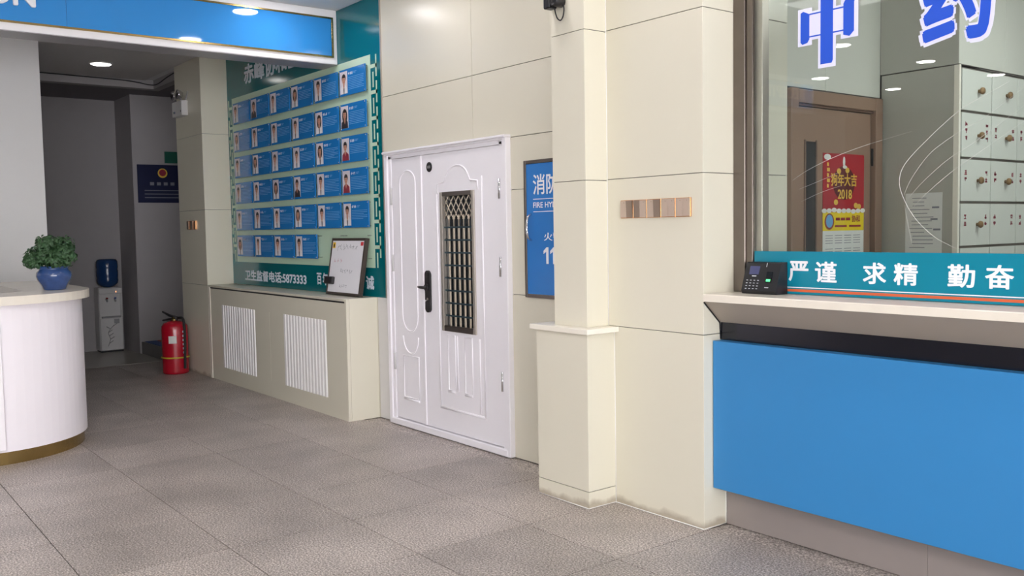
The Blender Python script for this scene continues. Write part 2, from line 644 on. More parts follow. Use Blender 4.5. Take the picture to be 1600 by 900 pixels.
# the lobby behind the camera: a plain wall, and a wide glazed entrance that lets daylight in
tag(box('wall_front', (-13.2, 4.2), (-7.2, -7.0), (0, CZ), 'lobby_wall'), kind='structure')
bm = bmesh.new()
add_box(bm, (4.0, 4.2), (-7.0, 9.6), (2.85, CZ))
add_box(bm, (4.0, 4.2), (2.4, 9.6), (0, 2.85))
add_box(bm, (4.0, 4.2), (-7.0, -6.0), (0, 2.85))
for yy in (-3.9, -1.8, 0.3):
    add_box(bm, (4.02, 4.18), (yy, yy + 0.12), (0, 2.85))
tag(bm_obj('wall_right', bm, 'lobby_wall'), kind='structure')

# ================================================================== PHARMACY
YG = 3.73
# room behind the glass
XW = -3.63
YB = 6.14
XC = -3.07
wl = box('wall_pharmacy_left', (-3.85, XW - 0.008), (4.10, 9.6), (0, CZ), 'joint')
tag(wl, kind='structure')
YD0, YD1 = 5.06, 6.12      # door opening incl. frame


def panel_x(y, z, parent, x=(XW - 0.01, XW), m='pharm_wall'):
    return box('panel', x, (y[0] + G, y[1] - G), (z[0] + G, z[1] - G), m, parent, 0.0008)


panel_x((4.154, 5.48), (2.38, CZ), wl)
panel_x((5.48, YB), (2.38, CZ), wl)
panel_x((4.154, YD0), (0, 2.38), wl)
wb = box('wall_pharmacy_back', (-3.70, XC - 0.02), (YB + 0.012, YB + 0.3), (2.54, CZ), 'joint')
tag(wb, kind='structure')
box('panel', (XW, XC - G), (YB, YB + 0.02), (2.54 + G, CZ), 'pharm_grey', wb, 0.0008)
wc = box('wall_pharmacy_pier', (-3.6, XC - 0.008), (YB + 0.3, 9.6), (2.53, CZ), 'joint')
tag(wc, kind='structure')
panel_x((YB, 6.79), (2.54, CZ), wc, (XC - 0.012, XC))
panel_x((6.79, 7.9), (2.54, CZ), wc, (XC - 0.012, XC))
panel_x((7.9, 9.6), (2.54, CZ), wc, (XC - 0.012, XC))
tag(box('wall_pharmacy_end', (-3.6, 4.2), (9.45, 9.6), (0, CZ), 'white_wall'), kind='structure')

# wooden door in the pharmacy
d2 = empty('door_2', (XW, 5.59, 0), kind='structure')
ft = 2.37
box('door_frame', (XW - 0.02, XW + 0.035), (YD0, YD0 + 0.075), (0, ft), 'wood_brown', d2, 0.003)
box('door_frame', (XW - 0.02, XW + 0.035), (YD1 - 0.085, YD1), (0, ft), 'wood_brown', d2, 0.003)
box('door_frame', (XW - 0.02, XW + 0.033), (YD0 + 0.075, YD1 - 0.085), (ft - 0.09, ft - 0.004), 'wood_brown', d2, 0.003)
box('door_stop', (XW - 0.015, XW + 0.012), (YD0 + 0.075, YD1 - 0.085), (ft - 0.105, ft - 0.09), 'wood_dark', d2, 0.001)
box('door_leaf', (XW - 0.03, XW + 0.004), (YD0 + 0.08, YD1 - 0.105), (0.01, ft - 0.11), 'wood_brown', d2, 0.003)
box('glazing_strip', (XW - 0.005, XW + 0.007), (5.247, 5.36), (1.0, 2.04), 'dark_glass', d2, 0.001)
for a, b in ((5.235, 5.247), (5.36, 5.372)):
    box('glazing_bead', (XW - 0.005, XW + 0.012), (a, b), (0.99, 2.05), 'wood_dark', d2, 0.001)
for zz in (1.90, 1.10):
    lathe('hinge', (XW + 0.012, YD1 - 0.095, zz), [(0.008, 0), (0.008, 0.12)], 'black_metal', d2, 10)

# pharmacy window: steel frame and glass
w1 = empty('window_1', (-1.0, YG, 1.172), kind='structure')
box('frame_jamb', (-2.979, -2.908), (3.712, 3.79), (1.172, CZ), 'steel_dark', w1, 0.002)
box('frame_bead', (-2.908, -2.870), (3.722, 3.74), (1.172, CZ), 'steel_dark', w1, 0.001)
box('frame_bead', (-2.906, -2.832), (3.748, 3.80), (1.172, CZ), 'steel', w1, 0.0015)
box('frame_sill', (-2.906, 3.9), (3.742, 3.79), (1.172, 1.19), 'steel', w1, 0.001)
box('pane', (-2.872, 3.9), (YG, YG + 0.008), (1.172, CZ), 'window_glass', w1)

# counter below the window
ct = empty('pharmacy_counter', (0.5, 3.6, 0), 'bright blue counter front under the pharmacy window with pale stone ledge', 'counter')
XR = 3.9
prism('stone_ledge', [(3.482, 1.134), (3.482, 1.166), (3.486, 1.170), (3.79, 1.170), (3.79, 1.134)], 'x', -2.978, XR, 'stone_white', ct)
prism('cove_panel', [(3.486, 1.134), (3.79, 1.134), (3.79, 1.025), (3.607, 1.025)], 'x', -2.976, XR, 'cove_taupe', ct)
box('black_band', (-2.976, XR), (3.612, 3.79), (0.90, 1.024), 'black_band', ct)
box('blue_panel', (-2.976, XR), (3.550, 3.612), (0.203, 0.937), 'counter_blue', ct, 0.002)
box('counter_core', (-2.976, XR), (3.70, 3.79), (0.0, 0.90), 'joint', ct)
for a, b in ((-2.976, -1.93), (-1.93, -0.5), (-0.5, 1.0), (1.0, XR)):
    box('plinth', (a + 0.0005, b - 0.0005), (3.655, 3.70), (0, 0.235), 'plinth_grey', ct, 0.0006)
prism('end_strip', [(3.487, 1.131), (3.607, 1.022), (3.612, 0.94), (3.608, 0.94), (3.602, 1.02), (3.484, 1.127)], 'x', -2.979, -2.974, 'black_band', ct)

# banner on the glass
bn = empty('slogan_banner', (-2.0, 3.728, 1.172), 'teal slogan banner with white characters along the bottom of the pharmacy glass', 'banner')
box('banner_sheet', (-2.862, 1.6), (3.7275, 3.7295), (1.172, 1.373), 'banner_teal', bn)
box('white_line', (-2.862, 1.6), (3.7265, 3.7275), (1.2015, 1.206), 'banner_white', bn)
box('orange_line', (-2.862, 1.6), (3.7265, 3.7275), (1.1835, 1.1955), 'banner_orange', bn)
SC = YG / 3.86
for ch, xa, xb in (('严', -2.757, -2.645), ('谨', -2.609, -2.492), ('求', -2.358, -2.243), ('精', -2.208, -2.096), ('勤', -1.965, -1.849), ('奋', -1.809, -1.694)):
    text('banner_lettering', ch, 'banner_white', '-y', (xa * SC, xb * SC), 3.7262, (1.5 - 0.276 * SC, 1.5 - 0.178 * SC), bn, 0.001, 0.022)

# window letters
wlz = empty('window_character', (-2.47, 3.726, 2.21), 'blue character with pale outline on the pharmacy glass, the left one', 'lettering', 'blue characters on the pharmacy glass')


def rects(name, rs, y, t, m, parent):
    bm = bmesh.new()
    for k, pts in enumerate(rs):
        add_prism(bm, pts, 'y', y + 0.00006 * k, y + t)
    o = bm_obj(name, bm, m, parent)
    return o


def zz(px_z): return px_z
zc = lambda x0, x1, z0, z1: [(x0, z0), (x1, z0), (x1, z1), (x0, z1)]
# left character: two uprights, two bars, long centre stroke
zh_white = [zc(-2.617, -2.543, 2.318, 2.486), zc(-2.395, -2.310, 2.318, 2.508), zc(-2.617, -2.32, 2.340, 2.468), zc(-2.510, -2.420, 2.205, 2.66)]
rects('pale_outline', zh_white, 3.7275, 0.0015, 'letter_rim', wlz)
zh_blue = [[(-2.602, 2.335), (-2.592, 2.325), (-2.566, 2.33), (-2.556, 2.345), (-2.556, 2.458), (-2.588, 2.474), (-2.602, 2.468)],
           [(-2.382, 2.335), (-2.352, 2.325), (-2.330, 2.345), (-2.330, 2.472), (-2.320, 2.484), (-2.345, 2.497), (-2.372, 2.486), (-2.382, 2.470)],
           zc(-2.497, -2.434, 2.235, 2.65), [(-2.497, 2.222), (-2.440, 2.222), (-2.434, 2.235), (-2.497, 2.235)],
           zc(-2.556, -2.382, 2.453, 2.459), zc(-2.556, -2.382, 2.352, 2.358)]
rects('blue_strokes', zh_blue, 3.7262, 0.0013, 'letter_blue', wlz)
wlr = empty('window_character', (-1.87, 3.726, 2.24), 'blue character with pale outline on the pharmacy glass, the right one', 'lettering', 'blue characters on the pharmacy glass')
text('pale_outline', '药', 'letter_rim', '-y', (-2.035, -1.712), 3.7275, (2.205, 2.625), wlr, 0.0012, 0.060)
text('blue_strokes', '药', 'letter_blue', '-y', (-2.018, -1.729), 3.7262, (2.222, 2.608), wlr, 0.0012, 0.030)

# herb drawer cabinet
hc = empty('herb_cabinet', (-3.3, 7.2, 0), 'tall white herb drawer cabinet seen through the pharmacy glass', 'cabinet')
box('cabinet_side', (-3.62, XC - 0.006), (YB + 0.001, YB + 0.010), (0.0, 2.534), 'pharm_grey', hc, 0.001)
box('edge_strip', (XC - 0.03, XC + 0.006), (YB - 0.002, YB + 0.022), (0.0, 2.536), 'cream_edge', hc, 0.001)
box('carcass', (-3.60, XC - 0.016), (YB + 0.02, 9.4), (0.0, 2.528), 'drawer_gap', hc)
zr = [2.524, 2.235, 1.925, 1.628, 1.328, 1.03, 0.73]
yc = [6.185, 6.607, 6.998, 7.39, 7.78]
random.seed(3)


def marks(bm, x, y, z0, n, s):
    """a column of small brush-like characters"""
    for k in range(n):
        zc_ = z0 - k * s * 1.55
        for _ in range(3):
            dz = random.uniform(-0.45, 0.45) * s
            wdt = random.uniform(0.35, 0.6) * s
            add_box(bm, (x, x + 0.0006), (y - wdt, y + wdt), (zc_ + dz - 0.0035, zc_ + dz + 0.0035))
        for _ in range(2):
            dy = random.uniform(-0.4, 0.4) * s
            hh = random.uniform(0.3, 0.55) * s
            add_box(bm, (x, x + 0.0006), (y + dy - 0.003, y + dy + 0.003), (zc_ - hh, zc_ + hh))


for ri in range(6):
    for ci in range(4):
        y0_, y1_, z1_, z0_ = yc[ci] + 0.006, yc[ci + 1] - 0.006, zr[ri] - 0.008, zr[ri + 1] + 0.010
        dr = box('drawer', (XC - 0.016, XC), (y0_, y1_), (z0_, z1_), 'drawer_white', hc, 0.0015)
        ym, zm = (y0_ + y1_) / 2, (z0_ + z1_) / 2
        if not (ri == 3 and ci == 1):
            lathe('knob', (XC, ym + 0.02, zm + 0.0), [(0.012, 0), (0.010, 0.012), (0.022, 0.018), (0.025, 0.028), (0.020, 0.038), (0.006, 0.042)], 'knob_wood', dr, 14, 'x')
        if ri >= 1:
            bm = bmesh.new()
            n = 3 if (ri == 1 and ci == 0) else 2
            marks(bm, XC, y0_ + 0.06, zm + 0.012 + 0.02 * n, n, 0.030)
            marks(bm, XC, y1_ - 0.06, zm + 0.012 + 0.02 * n, n, 0.030)
            bm_obj('label_marks', bm, 'label_red', dr)

# notice sheet on the cabinet side
ns = empty('notice_sheet', (-3.3, YB - 0.002, 1.3), 'white handwritten notice sheet taped to the side of the herb cabinet', 'paper')
box('sheet', (-3.43, -3.17), (YB - 0.003, YB - 0.0015), (1.25, 1.70), 'paper', ns)
bm = bmesh.new()
random.seed(5)
for k in range(14):
    zq = 1.665 - k * 0.026
    xa = -3.40 + random.random() * 0.03
    xb = -3.22 - random.random() * 0.08
    add_box(bm, (xa, xb), (YB - 0.0036, YB - 0.003), (zq - 0.0025, zq + 0.0025))
for xa, zq in ((-3.24, 1.60), (-3.25, 1.52), (-3.23, 1.45)):
    add_box(bm, (xa, xa + 0.05), (YB - 0.0036, YB - 0.003), (zq - 0.006, zq + 0.006))
bm_obj('handwriting', bm, 'ink_grey', ns)

# new-year calendar on the wooden door
cal = empty('calendar_poster', (XW + 0.006, 5.68, 1.30), 'red and yellow 2018 new year calendar hanging on the brown pharmacy door', 'poster')
K = 1.45
CX = XW + 0.0055
y0c, y1c = 3.753 * K, 4.09 * K
zf = lambda z: 1.5 + (z - 1.5) * K
box('red_sheet', (CX, CX + 0.002), (y0c, y1c), (zf(1.553), zf(1.826)), 'poster_red', cal)
box('yellow_sheet', (CX, CX + 0.002), (y0c, y1c), (zf(1.467), zf(1.553)), 'poster_yellow', cal)
box('date_sheet', (CX, CX + 0.002), (y0c, y1c), (zf(1.25), zf(1.467)), 'paper', cal)
ymid = (y0c + y1c) / 2
bm = bmesh.new()
add_prism(bm, disc_pts(ymid, zf(1.69), 0.13, 0.115, 20), 'x', CX + 0.002, CX + 0.0026)
bm_obj('dark_roundel', bm, 'poster_dark', cal)
text('calendar_lettering', '狗年大吉', 'poster_gold', '+x', CX + 0.004, (y0c + 0.09, y1c - 0.09), (zf(1.675), zf(1.735)), cal, 0.0012, 0.02)
text('calendar_lettering', '2018', 'poster_gold', '+x', CX + 0.004, (y0c + 0.17, y1c - 0.15), (zf(1.615), zf(1.66)), cal, 0.0012, 0.02)
bm = bmesh.new()
random.seed(11)
for k in range(9):
    yy = y0c + 0.015 + k * (y1c - y0c - 0.03) / 8
    add_prism(bm, disc_pts(yy, zf(1.556) + random.uniform(0, 0.012), 0.030, 0.016, 10), 'x', CX + 0.002, CX + 0.003)
add_prism(bm, disc_pts(y0c + 0.05, zf(1.808), 0.040, 0.020, 12), 'x', CX + 0.002, CX + 0.003)
add_prism(bm, disc_pts(ymid + 0.0, zf(1.79), 0.014, 0.035, 10), 'x', CX + 0.002, CX + 0.003)
add_prism(bm, disc_pts(ymid + 0.01, zf(1.765), 0.026, 0.012, 10), 'x', CX + 0.002, CX + 0.003)
bm_obj('snow_print', bm, 'paper', cal)
bm = bmesh.new()
for k in range(5):
    zq = zf(1.775) - k * 0.036
    add_box(bm, (CX + 0.002, CX + 0.003), (y0c + 0.045, y0c + 0.065 + 0.012 * (k % 2)), (zq - 0.012, zq + 0.012))
for yq, zq in ((y0c + 0.15, zf(1.60)), (y1c - 0.10, zf(1.585)), (y1c - 0.06, zf(1.58)), (ymid - 0.06, zf(1.745)), (ymid + 0.04, zf(1.75))):
    add_prism(bm, disc_pts(yq, zq, 0.025, 0.02, 8), 'x', CX + 0.002, CX + 0.003)
bm_obj('gold_print', bm, 'poster_gold', cal)
bm = bmesh.new()
add_prism(bm, disc_pts(y0c + 0.075, zf(1.51), 0.055, 0.055, 20), 'x', CX + 0.002, CX + 0.003)
bm_obj('oval_rim', bm, 'mat_red', cal)
bm = bmesh.new()
add_prism(bm, disc_pts(y0c + 0.075, zf(1.512), 0.040, 0.044, 20), 'x', CX + 0.003, CX + 0.0035)
bm_obj('oval_picture', bm, 'print_pale', cal)
bm = bmesh.new()
for k in range(3):
    add_box(bm, (CX + 0.002, CX + 0.003), (y0c + 0.15 + 0.06 * k, y0c + 0.20 + 0.06 * k), (zf(1.515), zf(1.528)))
for k in range(2):
    add_box(bm, (CX + 0.002, CX + 0.003), (y0c + 0.14 + 0.17 * k, y0c + 0.28 + 0.17 * k), (zf(1.484), zf(1.493)))
bm_obj('red_print', bm, 'label_red', cal)
text('calendar_lettering', '协和', 'label_red', '+x', CX + 0.004, (y1c - 0.15, y1c - 0.05), (zf(1.507), zf(1.54)), cal, 0.001, 0.01)
bm = bmesh.new()
for r_ in range(3):
    for c_ in range(4):
        for k in range(4):
            yy = y0c + 0.03 + c_ * 0.11
            zq = zf(1.445) - r_ * 0.09 - k * 0.017
            add_box(bm, (CX + 0.002, CX + 0.0026), (yy, yy + 0.085), (zq - 0.002, zq + 0.002))
bm_obj('date_print', bm, 'ink_grey', cal)

# light glints off wiping scratches, built as pale swirl lines on the glass
sw = empty('swirl_glints', (-2.2, 3.727, 1.6), 'light reflections built as thin white swirl lines across the pharmacy glass', 'glint')


def smooth_path(pts, n=8):
    out = []
    for i in range(len(pts) - 1):
        p0 = Vector(pts[max(i - 1, 0)]); p1 = Vector(pts[i]); p2 = Vector(pts[i + 1]); p3 = Vector(pts[min(i + 2, len(pts) - 1)])
        for k in range(n):
            t = k / n
            out.append(0.5 * ((2 * p1) + (-p0 + p2) * t + (2 * p0 - 5 * p1 + 4 * p2 - p3) * t * t + (-p0 + 3 * p1 - 3 * p2 + p3) * t ** 3))
    out.append(Vector(pts[-1]))
    return out


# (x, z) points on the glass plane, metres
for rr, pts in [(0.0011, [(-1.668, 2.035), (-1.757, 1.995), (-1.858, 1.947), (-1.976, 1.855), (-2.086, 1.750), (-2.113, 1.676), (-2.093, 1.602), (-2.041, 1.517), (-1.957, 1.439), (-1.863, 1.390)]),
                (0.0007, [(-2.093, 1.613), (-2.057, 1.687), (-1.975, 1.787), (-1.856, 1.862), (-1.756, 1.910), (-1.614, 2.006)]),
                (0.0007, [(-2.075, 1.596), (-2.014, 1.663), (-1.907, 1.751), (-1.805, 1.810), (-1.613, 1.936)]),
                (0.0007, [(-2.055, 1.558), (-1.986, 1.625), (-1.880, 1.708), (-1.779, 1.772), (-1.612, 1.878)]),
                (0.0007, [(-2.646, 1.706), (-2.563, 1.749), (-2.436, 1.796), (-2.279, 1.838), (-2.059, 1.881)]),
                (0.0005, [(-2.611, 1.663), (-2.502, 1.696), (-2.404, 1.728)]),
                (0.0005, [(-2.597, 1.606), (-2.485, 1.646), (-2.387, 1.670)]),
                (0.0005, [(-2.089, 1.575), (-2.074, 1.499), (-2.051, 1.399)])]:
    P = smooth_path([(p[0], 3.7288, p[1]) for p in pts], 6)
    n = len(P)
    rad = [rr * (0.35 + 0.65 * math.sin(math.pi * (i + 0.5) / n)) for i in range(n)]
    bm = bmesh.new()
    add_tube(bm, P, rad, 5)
    bm_obj('glint_line', bm, 'streak', sw)

# attendance terminal standing on the ledge
fp = empty('fingerprint_terminal', (-2.768, 3.68, 1.170), 'black fingerprint attendance terminal with keypad on the pharmacy ledge', 'terminal')
xa, xb = -2.868, -2.668
prism('housing', [(3.640, 1.170), (3.632, 1.186), (3.676, 1.318), (3.684, 1.322), (3.722, 1.322), (3.722, 1.170)], 'x', xa, xb, 'black_plastic', fp)
f0, f1 = Vector((0, 3.632, 1.186)), Vector((0, 3.676, 1.318))
fn = Vector((0, -(f1.z - f0.z), f1.y - f0.y)).normalized()


def face_quad(bm, u0_, u1_, v0_, v1_, t=0.0012):
    """u along x (0..1), v up the sloping face (0..1)"""
    P = lambda u, v, k: Vector((xa + u * (xb - xa), 0, 0)) + f0 + (f1 - f0) * v + fn * k
    A = [bm.verts.new(P(u, v, -0.001)) for u, v in ((u0_, v0_), (u1_, v0_), (u1_, v1_), (u0_, v1_))]
    B = [bm.verts.new(P(u, v, t)) for u, v in ((u0_, v0_), (u1_, v0_), (u1_, v1_), (u0_, v1_))]
    bm.faces.new(A); bm.faces.new(list(reversed(B)))
    for i in range(4): bm.faces.new([A[i], A[(i + 1) % 4], B[(i + 1) % 4], B[i]])


bm = bmesh.new(); face_quad(bm, 0.14, 0.42, 0.58, 0.88); bm_obj('screen', bm, 'screen_blue', fp)
for r_ in range(4):
    for c_ in range(4):
        bm = bmesh.new()
        u = 0.10 + c_ * 0.105; v = 0.06 + r_ * 0.10
        face_quad(bm, u, u + 0.045, v, v + 0.022)
        bm_obj('key', bm, 'key_white', fp)
bm = bmesh.new(); face_quad(bm, 0.66, 0.82, 0.30, 0.68, 0.003); bm_obj('finger_reader', bm, 'dark_glass', fp)
bm = bmesh.new(); face_quad(bm, 0.68, 0.79, 0.34, 0.42, 0.0042); bm_obj('green_light', bm, 'led_green', fp)
bm = bmesh.new(); face_quad(bm, 0.60, 0.615, 0.86, 1.0, 0.0015); bm_obj('status_strip', bm, 'key_white', fp)
bm = bmesh.new(); face_quad(bm, 0.66, 0.77, 0.115, 0.14); bm_obj('maker_mark', bm, 'key_white', fp)
bm = bmesh.new(); face_quad(bm, 0.24, 0.36, 0.51, 0.54); bm_obj('maker_mark', bm, 'key_white', fp)

# ================================================================== DOOR IN THE BACK WALL
d1 = empty('door_1', (-5.53, 3.67, 0), kind='structure')
DX0, DX1, DZ = -6.305, -4.752, 2.102
FY = 3.650
# stepped frame
box('frame_jamb', (DX0, DX0 + 0.045), (FY, 3.70), (0, DZ), 'door_white', d1, 0.004)
box('frame_jamb', (DX0 + 0.045, DX0 + 0.088), (FY + 0.012, 3.70), (0, DZ - 0.03), 'door_white', d1, 0.003)
box('frame_jamb', (DX1 - 0.045, DX1), (FY, 3.70), (0, DZ), 'door_white', d1, 0.004)
box('frame_jamb', (DX1 - 0.088, DX1 - 0.045), (FY + 0.012, 3.70), (0, DZ - 0.03), 'door_white', d1, 0.003)
box('frame_head', (DX0 + 0.045, DX1 - 0.045), (FY + 0.012, 3.70), (DZ - 0.052, DZ - 0.022), 'door_white', d1, 0.002)
box('frame_head', (DX0 - 0.004, DX1 + 0.004), (FY - 0.016, 3.70), (DZ - 0.012, DZ + 0.006), 'door_white', d1, 0.005)
box('frame_head', (DX0 + 0.02, DX1 - 0.02), (FY - 0.002, 3.70), (DZ - 0.024, DZ - 0.012), 'door_white', d1, 0.003)
box('threshold', (DX0 + 0.03, DX1 - 0.03), (FY - 0.004, 3.70), (0, 0.050), 'door_white', d1, 0.006)
LX0, LXM, LX1 = DX0 + 0.090, -5.797, DX1 - 0.090
LY = 3.668
lz0, lz1 = 0.056, DZ - 0.054
leafA = box('door_leaf', (LX0, LXM - 0.002), (LY, 3.70), (lz0, lz1), 'door_white', d1, 0.003)
# the wide leaf has an opening for the barred window
WX0, WX1, WZ0, WZ1 = -5.545, -5.128, 0.782, 1.770
bm = bmesh.new()
for x_, z_ in (((LXM + 0.001, WX0), (lz0, lz1)), ((WX1, LX1), (lz0, lz1)), ((WX0, WX1), (lz0, WZ0)), ((WX0, WX1), (WZ1, lz1))):
    add_box(bm, x_, (LY, 3.70), z_)
leafB = bm_obj('door_leaf', bm, 'door_white', d1)
box('meeting_strip', (LXM - 0.012, LXM + 0.014), (LY - 0.009, LY + 0.002), (lz0, lz1), 'door_white', d1, 0.003)


def ridge(parent, pts, r=0.0065, closed=False):
    tube('moulding', [(x_, LY - 0.0005, z_) for x_, z_ in pts], r, 'door_white', parent, 8, closed)


# narrow leaf: tall arch panel, double swag, lower panel
xl, xr = LX0 + 0.115, LXM - 0.085
xm = (xl + xr) / 2
hw = (xr - xl) / 2
arch = [(xl, 0.86)] + [(xl, 1.86)] + [(xm - hw * math.cos(math.pi * k / 10), 1.86 + 0.09 * math.sin(math.pi * k / 10)) for k in range(1, 10)] + [(xr, 1.86), (xr, 0.86)]
arch += [(xm + hw * math.cos(math.pi * k / 10), 0.86 - 0.12 * math.sin(math.pi * k / 10)) for k in range(1, 10)]
ridge(leafA, arch, closed=True)
ridge(leafA, [(xl, 0.70)] + [(xm - hw * math.cos(math.pi * k / 10), 0.70 - 0.13 * math.sin(math.pi * k / 10)) for k in range(1, 10)] + [(xr, 0.70)])
ridge(leafA, [(xl, 0.23), (xl, 0.55), (xr, 0.55), (xr, 0.23)], closed=True)
ridge(leafA, [(xl - 0.0, 0.215), (xr, 0.215)], 0.009)
# wide leaf: arch above the window, fluting beside and below it
wm = (WX0 + WX1) / 2
ridge(leafB, [(WX0 - 0.04, 1.77), (WX0 - 0.035, 1.83), (WX0 + 0.05, 1.84)] + [(wm - 0.14 * math.cos(math.pi * k / 10), 1.85 + 0.10 * math.sin(math.pi * k / 10)) for k in range(1, 10)] + [(WX1 - 0.05, 1.84), (WX1 + 0.035, 1.83), (WX1 + 0.04, 1.77)])
ridge(leafB, [(WX0 - 0.045, 0.22), (WX0 - 0.045, 1.76)])
ridge(leafB, [(WX1 + 0.085, 0.22), (WX1 + 0.085, 1.86)])
ridge(leafB, [(WX0 - 0.045, 0.22), (WX1 + 0.085, 0.22)], 0.009)
for a, b, c in ((WX0 + 0.06, WX0 + 0.15, 0.36), (WX1 - 0.15, WX1 - 0.06, 0.36)):
    ridge(leafB, [(a, c), (a, 0.755), (b, 0.755), (b, c)], closed=True)
    ridge(leafB, [(a, c - 0.012), (b, c - 0.012)], 0.009)
ridge(leafB, [(wm - 0.03, 0.36), (wm - 0.03, 0.755)])
ridge(leafB, [(WX1 + 0.03, 0.24), (WX1 + 0.03, 0.755)])

# barred window
bw = empty('barred_window', (wm, LY, WZ0), parent=d1)
fwid = 0.030
box('window_frame', (WX0, WX0 + fwid), (LY - 0.012, 3.69), (WZ0, WZ1), 'steel', bw, 0.003)
box('window_frame', (WX1 - fwid, WX1), (LY - 0.012, 3.69), (WZ0, WZ1), 'steel', bw, 0.003)
box('window_frame', (WX0 + fwid, WX1 - fwid), (LY - 0.012, 3.69), (WZ0, WZ0 + fwid + 0.01), 'steel_dark', bw, 0.003)
box('window_frame', (WX0 + fwid, WX1 - fwid), (LY - 0.012, 3.69), (WZ1 - fwid, WZ1), 'steel_dark', bw, 0.003)
box('window_pane', (WX0 + fwid, WX1 - fwid), (3.690, 3.695), (WZ0 + fwid, WZ1 - fwid), 'dark_glass', bw)
ix0, ix1 = WX0 + fwid, WX1 - fwid
for k in range(8):
    zk = 1.520 - k * 0.0895
    box('cross_bar', (ix0, ix1), (3.672, 3.684), (zk - 0.006, zk + 0.006), 'bar_teal', bw, 0.001)
for k in range(5):
    xk = ix0 + (k + 0.95) * (ix1 - ix0) / 5.9
    box('upright_bar', (xk - 0.0075, xk + 0.0075), (3.675, 3.682), (WZ0 + 0.035, 1.524), 'bar_gold', bw, 0.001)
    bm = bmesh.new()
    add_lathe(bm, (xk, 3.678, 1.524), [(0.004, 0), (0.004, 0.05), (0.010, 0.055), (0.002, 0.085)], 8)
    bm_obj('spear_tip', bm, 'bar_gold', bw)
for k in range(-3, 6):
    for s in (1, -1):
        xs_ = ix0 + k * 0.062 if s == 1 else ix1 - k * 0.062
        p0, p1 = Vector((xs_, 3.678, 1.585)), Vector((xs_ + s * 0.115, 3.678, 1.738))
        # clip the strip to the opening
        d = p1 - p0
        t0, t1 = 0.0, 1.0
        for lim, sg in ((ix0, 1), (ix1, -1)):
            a = sg * (p0.x - lim); b = sg * (p1.x - lim)
            if a < 0 and b < 0: t1 = -1; break
            if a < 0: t0 = max(t0, a / (a - b))
            if b < 0: t1 = min(t1, a / (a - b))
        if t1 - t0 > 0.08:
            tube('lattice_bar', [p0 + d * t0, p0 + d * t1], 0.0034, 'bar_gold', bw, 6)

# lever handle, peephole badge, hinges
hd = empty('door_handle', (-5.722, LY, 0.90), parent=d1)
bm = bmesh.new()
add_prism(bm, [(-5.722 + 0.034 * math.cos(a), (1.175 if math.sin(a) >= 0 else 0.935) + 0.034 * math.sin(a)) for a in [2 * math.pi * k / 20 for k in range(20)]], 'y', LY - 0.016, LY + 0.002)
bm_obj('escutcheon', bm, 'black_metal', hd)
tube('lever', [(-5.722, LY - 0.012, 1.085), (-5.722, LY - 0.045, 1.085), (-5.76, LY - 0.050, 1.086), (-5.80, LY - 0.045, 1.088)], [0.012, 0.012, 0.011, 0.008], 'black_metal', hd, 10)
tube('lever_boss', [(-5.722, LY - 0.012, 1.085), (-5.722, LY - 0.030, 1.085)], 0.026, 'black_metal', hd, 16)
lathe('keyhole', (-5.722, LY - 0.018, 1.00), [(0.010, 0), (0.010, 0.004)], 'steel', hd, 12, 'y')
tube('key', [(-5.722, LY - 0.02, 1.0), (-5.722, LY - 0.035, 0.985)], 0.004, 'chrome', hd, 6)
pe = lathe('number_badge', (-5.682, LY - 0.006, 1.958), [(0.033, 0), (0.036, 0.002), (0.036, 0.007)], 'black_metal', d1, 24, 'y')
bm = bmesh.new()
for x_ in (-5.697, -5.682, -5.667):
    add_box(bm, (x_ - 0.004, x_ + 0.004), (LY - 0.0075, LY - 0.006), (1.948, 1.968))
bm_obj('badge_print', bm, 'appliance_grey', pe)
for xh_ in (LX0 - 0.003, LX1 + 0.003):
    for zh_ in (0.43, 1.19, 1.70):
        lathe('hinge', (xh_, LY - 0.008, zh_), [(0.009, 0), (0.009, 0.13)], 'chrome' if xh_ > -5 else 'appliance_white', d1, 10)

# ================================================================== FIRE HYDRANT CABINET
fh = empty('fire_hydrant_cabinet', (-4.33, 3.68, 1.065), 'blue fire hydrant cabinet door in steel frame beside the column', 'cabinet')
hx0, hx1, hz0, hz1 = -4.603, -4.057, 1.066, 1.928
for x_, z_ in (((hx0, hx0 + 0.022), (hz0, hz1)), ((hx1 - 0.022, hx1), (hz0, hz1)), ((hx0 + 0.022, hx1 - 0.022), (hz0, hz0 + 0.022)), ((hx0 + 0.022, hx1 - 0.022), (hz1 - 0.022, hz1))):
    box('steel_frame', x_, (3.674, 3.692), z_, 'steel_dark', fh, 0.0015)
hdoor = box('door_panel', (hx0 + 0.023, hx1 - 0.023), (3.678, 3.690), (hz0 + 0.023, hz1 - 0.023), 'cabinet_blue', fh, 0.001)
text('lettering', '消防栓', 'banner_white', '-y', (-4.512, -4.145), 3.6765, (1.712, 1.838), hdoor, 0.001, 0.012)
box('print_rule', (-4.512, -4.145), (3.6768, 3.678), (1.682, 1.686), 'banner_white', hdoor)
text('lettering', 'FIRE HYDRANT', 'banner_white', '-y', (-4.512, -4.145), 3.6765, (1.630, 1.664), hdoor, 0.001, 0.008)
box('print_rule', (-4.512, -4.145), (3.6768, 3.678), (1.604, 1.608), 'banner_white', hdoor)
text('lettering', '火警', 'banner_white', '-y', (-4.412, -4.245), 3.6765, (1.425, 1.475), hdoor, 0.001, 0.008)
for x1_ in (-4.418, -4.354):
    prism('lettering', [(x1_ + 0.026, 1.282), (x1_ + 0.047, 1.282), (x1_ + 0.047, 1.385), (x1_ + 0.030, 1.385), (x1_, 1.362), (x1_, 1.343), (x1_ + 0.026, 1.358)], 'y', 3.6765, 3.6779, 'banner_white', hdoor)
